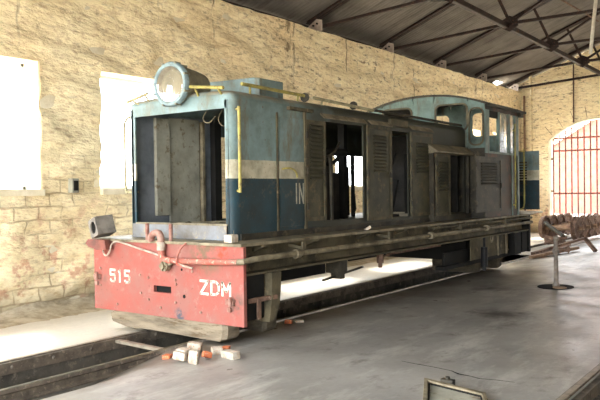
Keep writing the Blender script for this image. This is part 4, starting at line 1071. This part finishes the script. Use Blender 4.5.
# ------------------------------------------------------------------ outside
gr = MB(); gr.box(-60, 120, 8.43, 90, -.5, -.15); gr.box(XB + .5, 120, -60, 8.42, -.5, -.15); gr.box(-60, -2.15, -60, 8.42, -.5, -.15); gr.box(-2.1, XB + .4, -60, -7.45, -.5, -.15)
struct(gr, 'ground_outside', M['outground'])
t = thing('outbuilding', (44, 9.2, -.15), 'pink brick building with a white bargeboard seen through the arched gate', 'building')
b = MB(); b.prism([(14.5, -.15), (14.5, 3.2), (9.0, 6.4), (3.5, 3.2), (3.5, -.15)], 'x', 44, 52); part(b, 'gable_wall', M['outwall'], t)
b = MB(); b.bar((43.9, 15.0, 2.9), (43.9, 9.0, 6.5), .2, .25); b.bar((43.9, 9.0, 6.5), (43.9, 3.0, 2.9), .2, .25); part(b, 'bargeboard', M['outtrim'], t)
b = MB(); b.bar((48, 15.0, 3.0), (48, 9.0, 6.62), 8.2, .08, (0, 0, 1)); b.bar((48, 9, 6.62), (48, 3.0, 3.0), 8.2, .08, (0, 0, 1)); part(b, 'roof_sheet', M['outroof'], t)

# ------------------------------------------------------------------ light
w = bpy.data.worlds.new('sky'); sc.world = w; w.use_nodes = True
nt = w.node_tree; bg = nt.nodes['Background']
bg.inputs[0].default_value = (.93, .97, 1.0, 1)
wc = nt.nodes.new('ShaderNodeTexCoord'); wd = nt.nodes.new('ShaderNodeVectorMath'); wd.operation = 'DOT_PRODUCT'
nt.links.new(wc.outputs['Generated'], wd.inputs[0]); wd.inputs[1].default_value = (-.62, .78, .1)
wr = nt.nodes.new('ShaderNodeMapRange'); wr.inputs[1].default_value = -.65; wr.inputs[2].default_value = .45; wr.inputs[3].default_value = 5; wr.inputs[4].default_value = 17
nt.links.new(wd.outputs['Value'], wr.inputs[0]); nt.links.new(wr.outputs[0], bg.inputs[1])
def portal(loc, rot, sx, sy):
    l = bpy.data.lights.new('daylight_portal', 'AREA'); l.shape = 'RECTANGLE'; l.size = sx; l.size_y = sy; l.cycles.is_portal = True
    o = bpy.data.objects.new('daylight_portal', l); COL.objects.link(o); o.location = loc; o.rotation_euler = rot
for a, b in WIN: portal(((a + b) / 2, YW + .43, (Z0 + Z1) / 2), (R(-90), 0, 0), b - a, Z1 - Z0)
portal((XB + .46, 5.49, 1.75), (0, R(90), 0), 3.8, 3.2); portal((XB + .46, 1.0, 1.75), (0, R(90), 0), 3.8, 3.2)
portal((-2.12, 5.55, 2.05), (0, R(-90), 0), 4.3, 4.6); portal((-2.12, .9, 2.05), (0, R(-90), 0), 4.3, 4.2)
for a, b in RWIN: portal(((a + b) / 2, -7.42, 2.37), (R(90), 0, 0), b - a, 1.66)
sun = bpy.data.lights.new('sun', 'SUN'); sun.energy = 12; sun.angle = R(10.0); sun.color = (1, .95, .85)
so = bpy.data.objects.new('sun', sun); COL.objects.link(so)
dirv = Vector((-.35, -.62, -.9)).normalized(); so.rotation_euler = dirv.to_track_quat('-Z', 'Y').to_euler()

sc.view_settings.view_transform = 'Standard'; sc.view_settings.look = 'None'; sc.view_settings.gamma = 1
sc.view_settings.exposure = 0.35; sc.view_settings.use_curve_mapping = False
for o in list(bpy.data.objects):
    if '_o' in o: del o['_o']
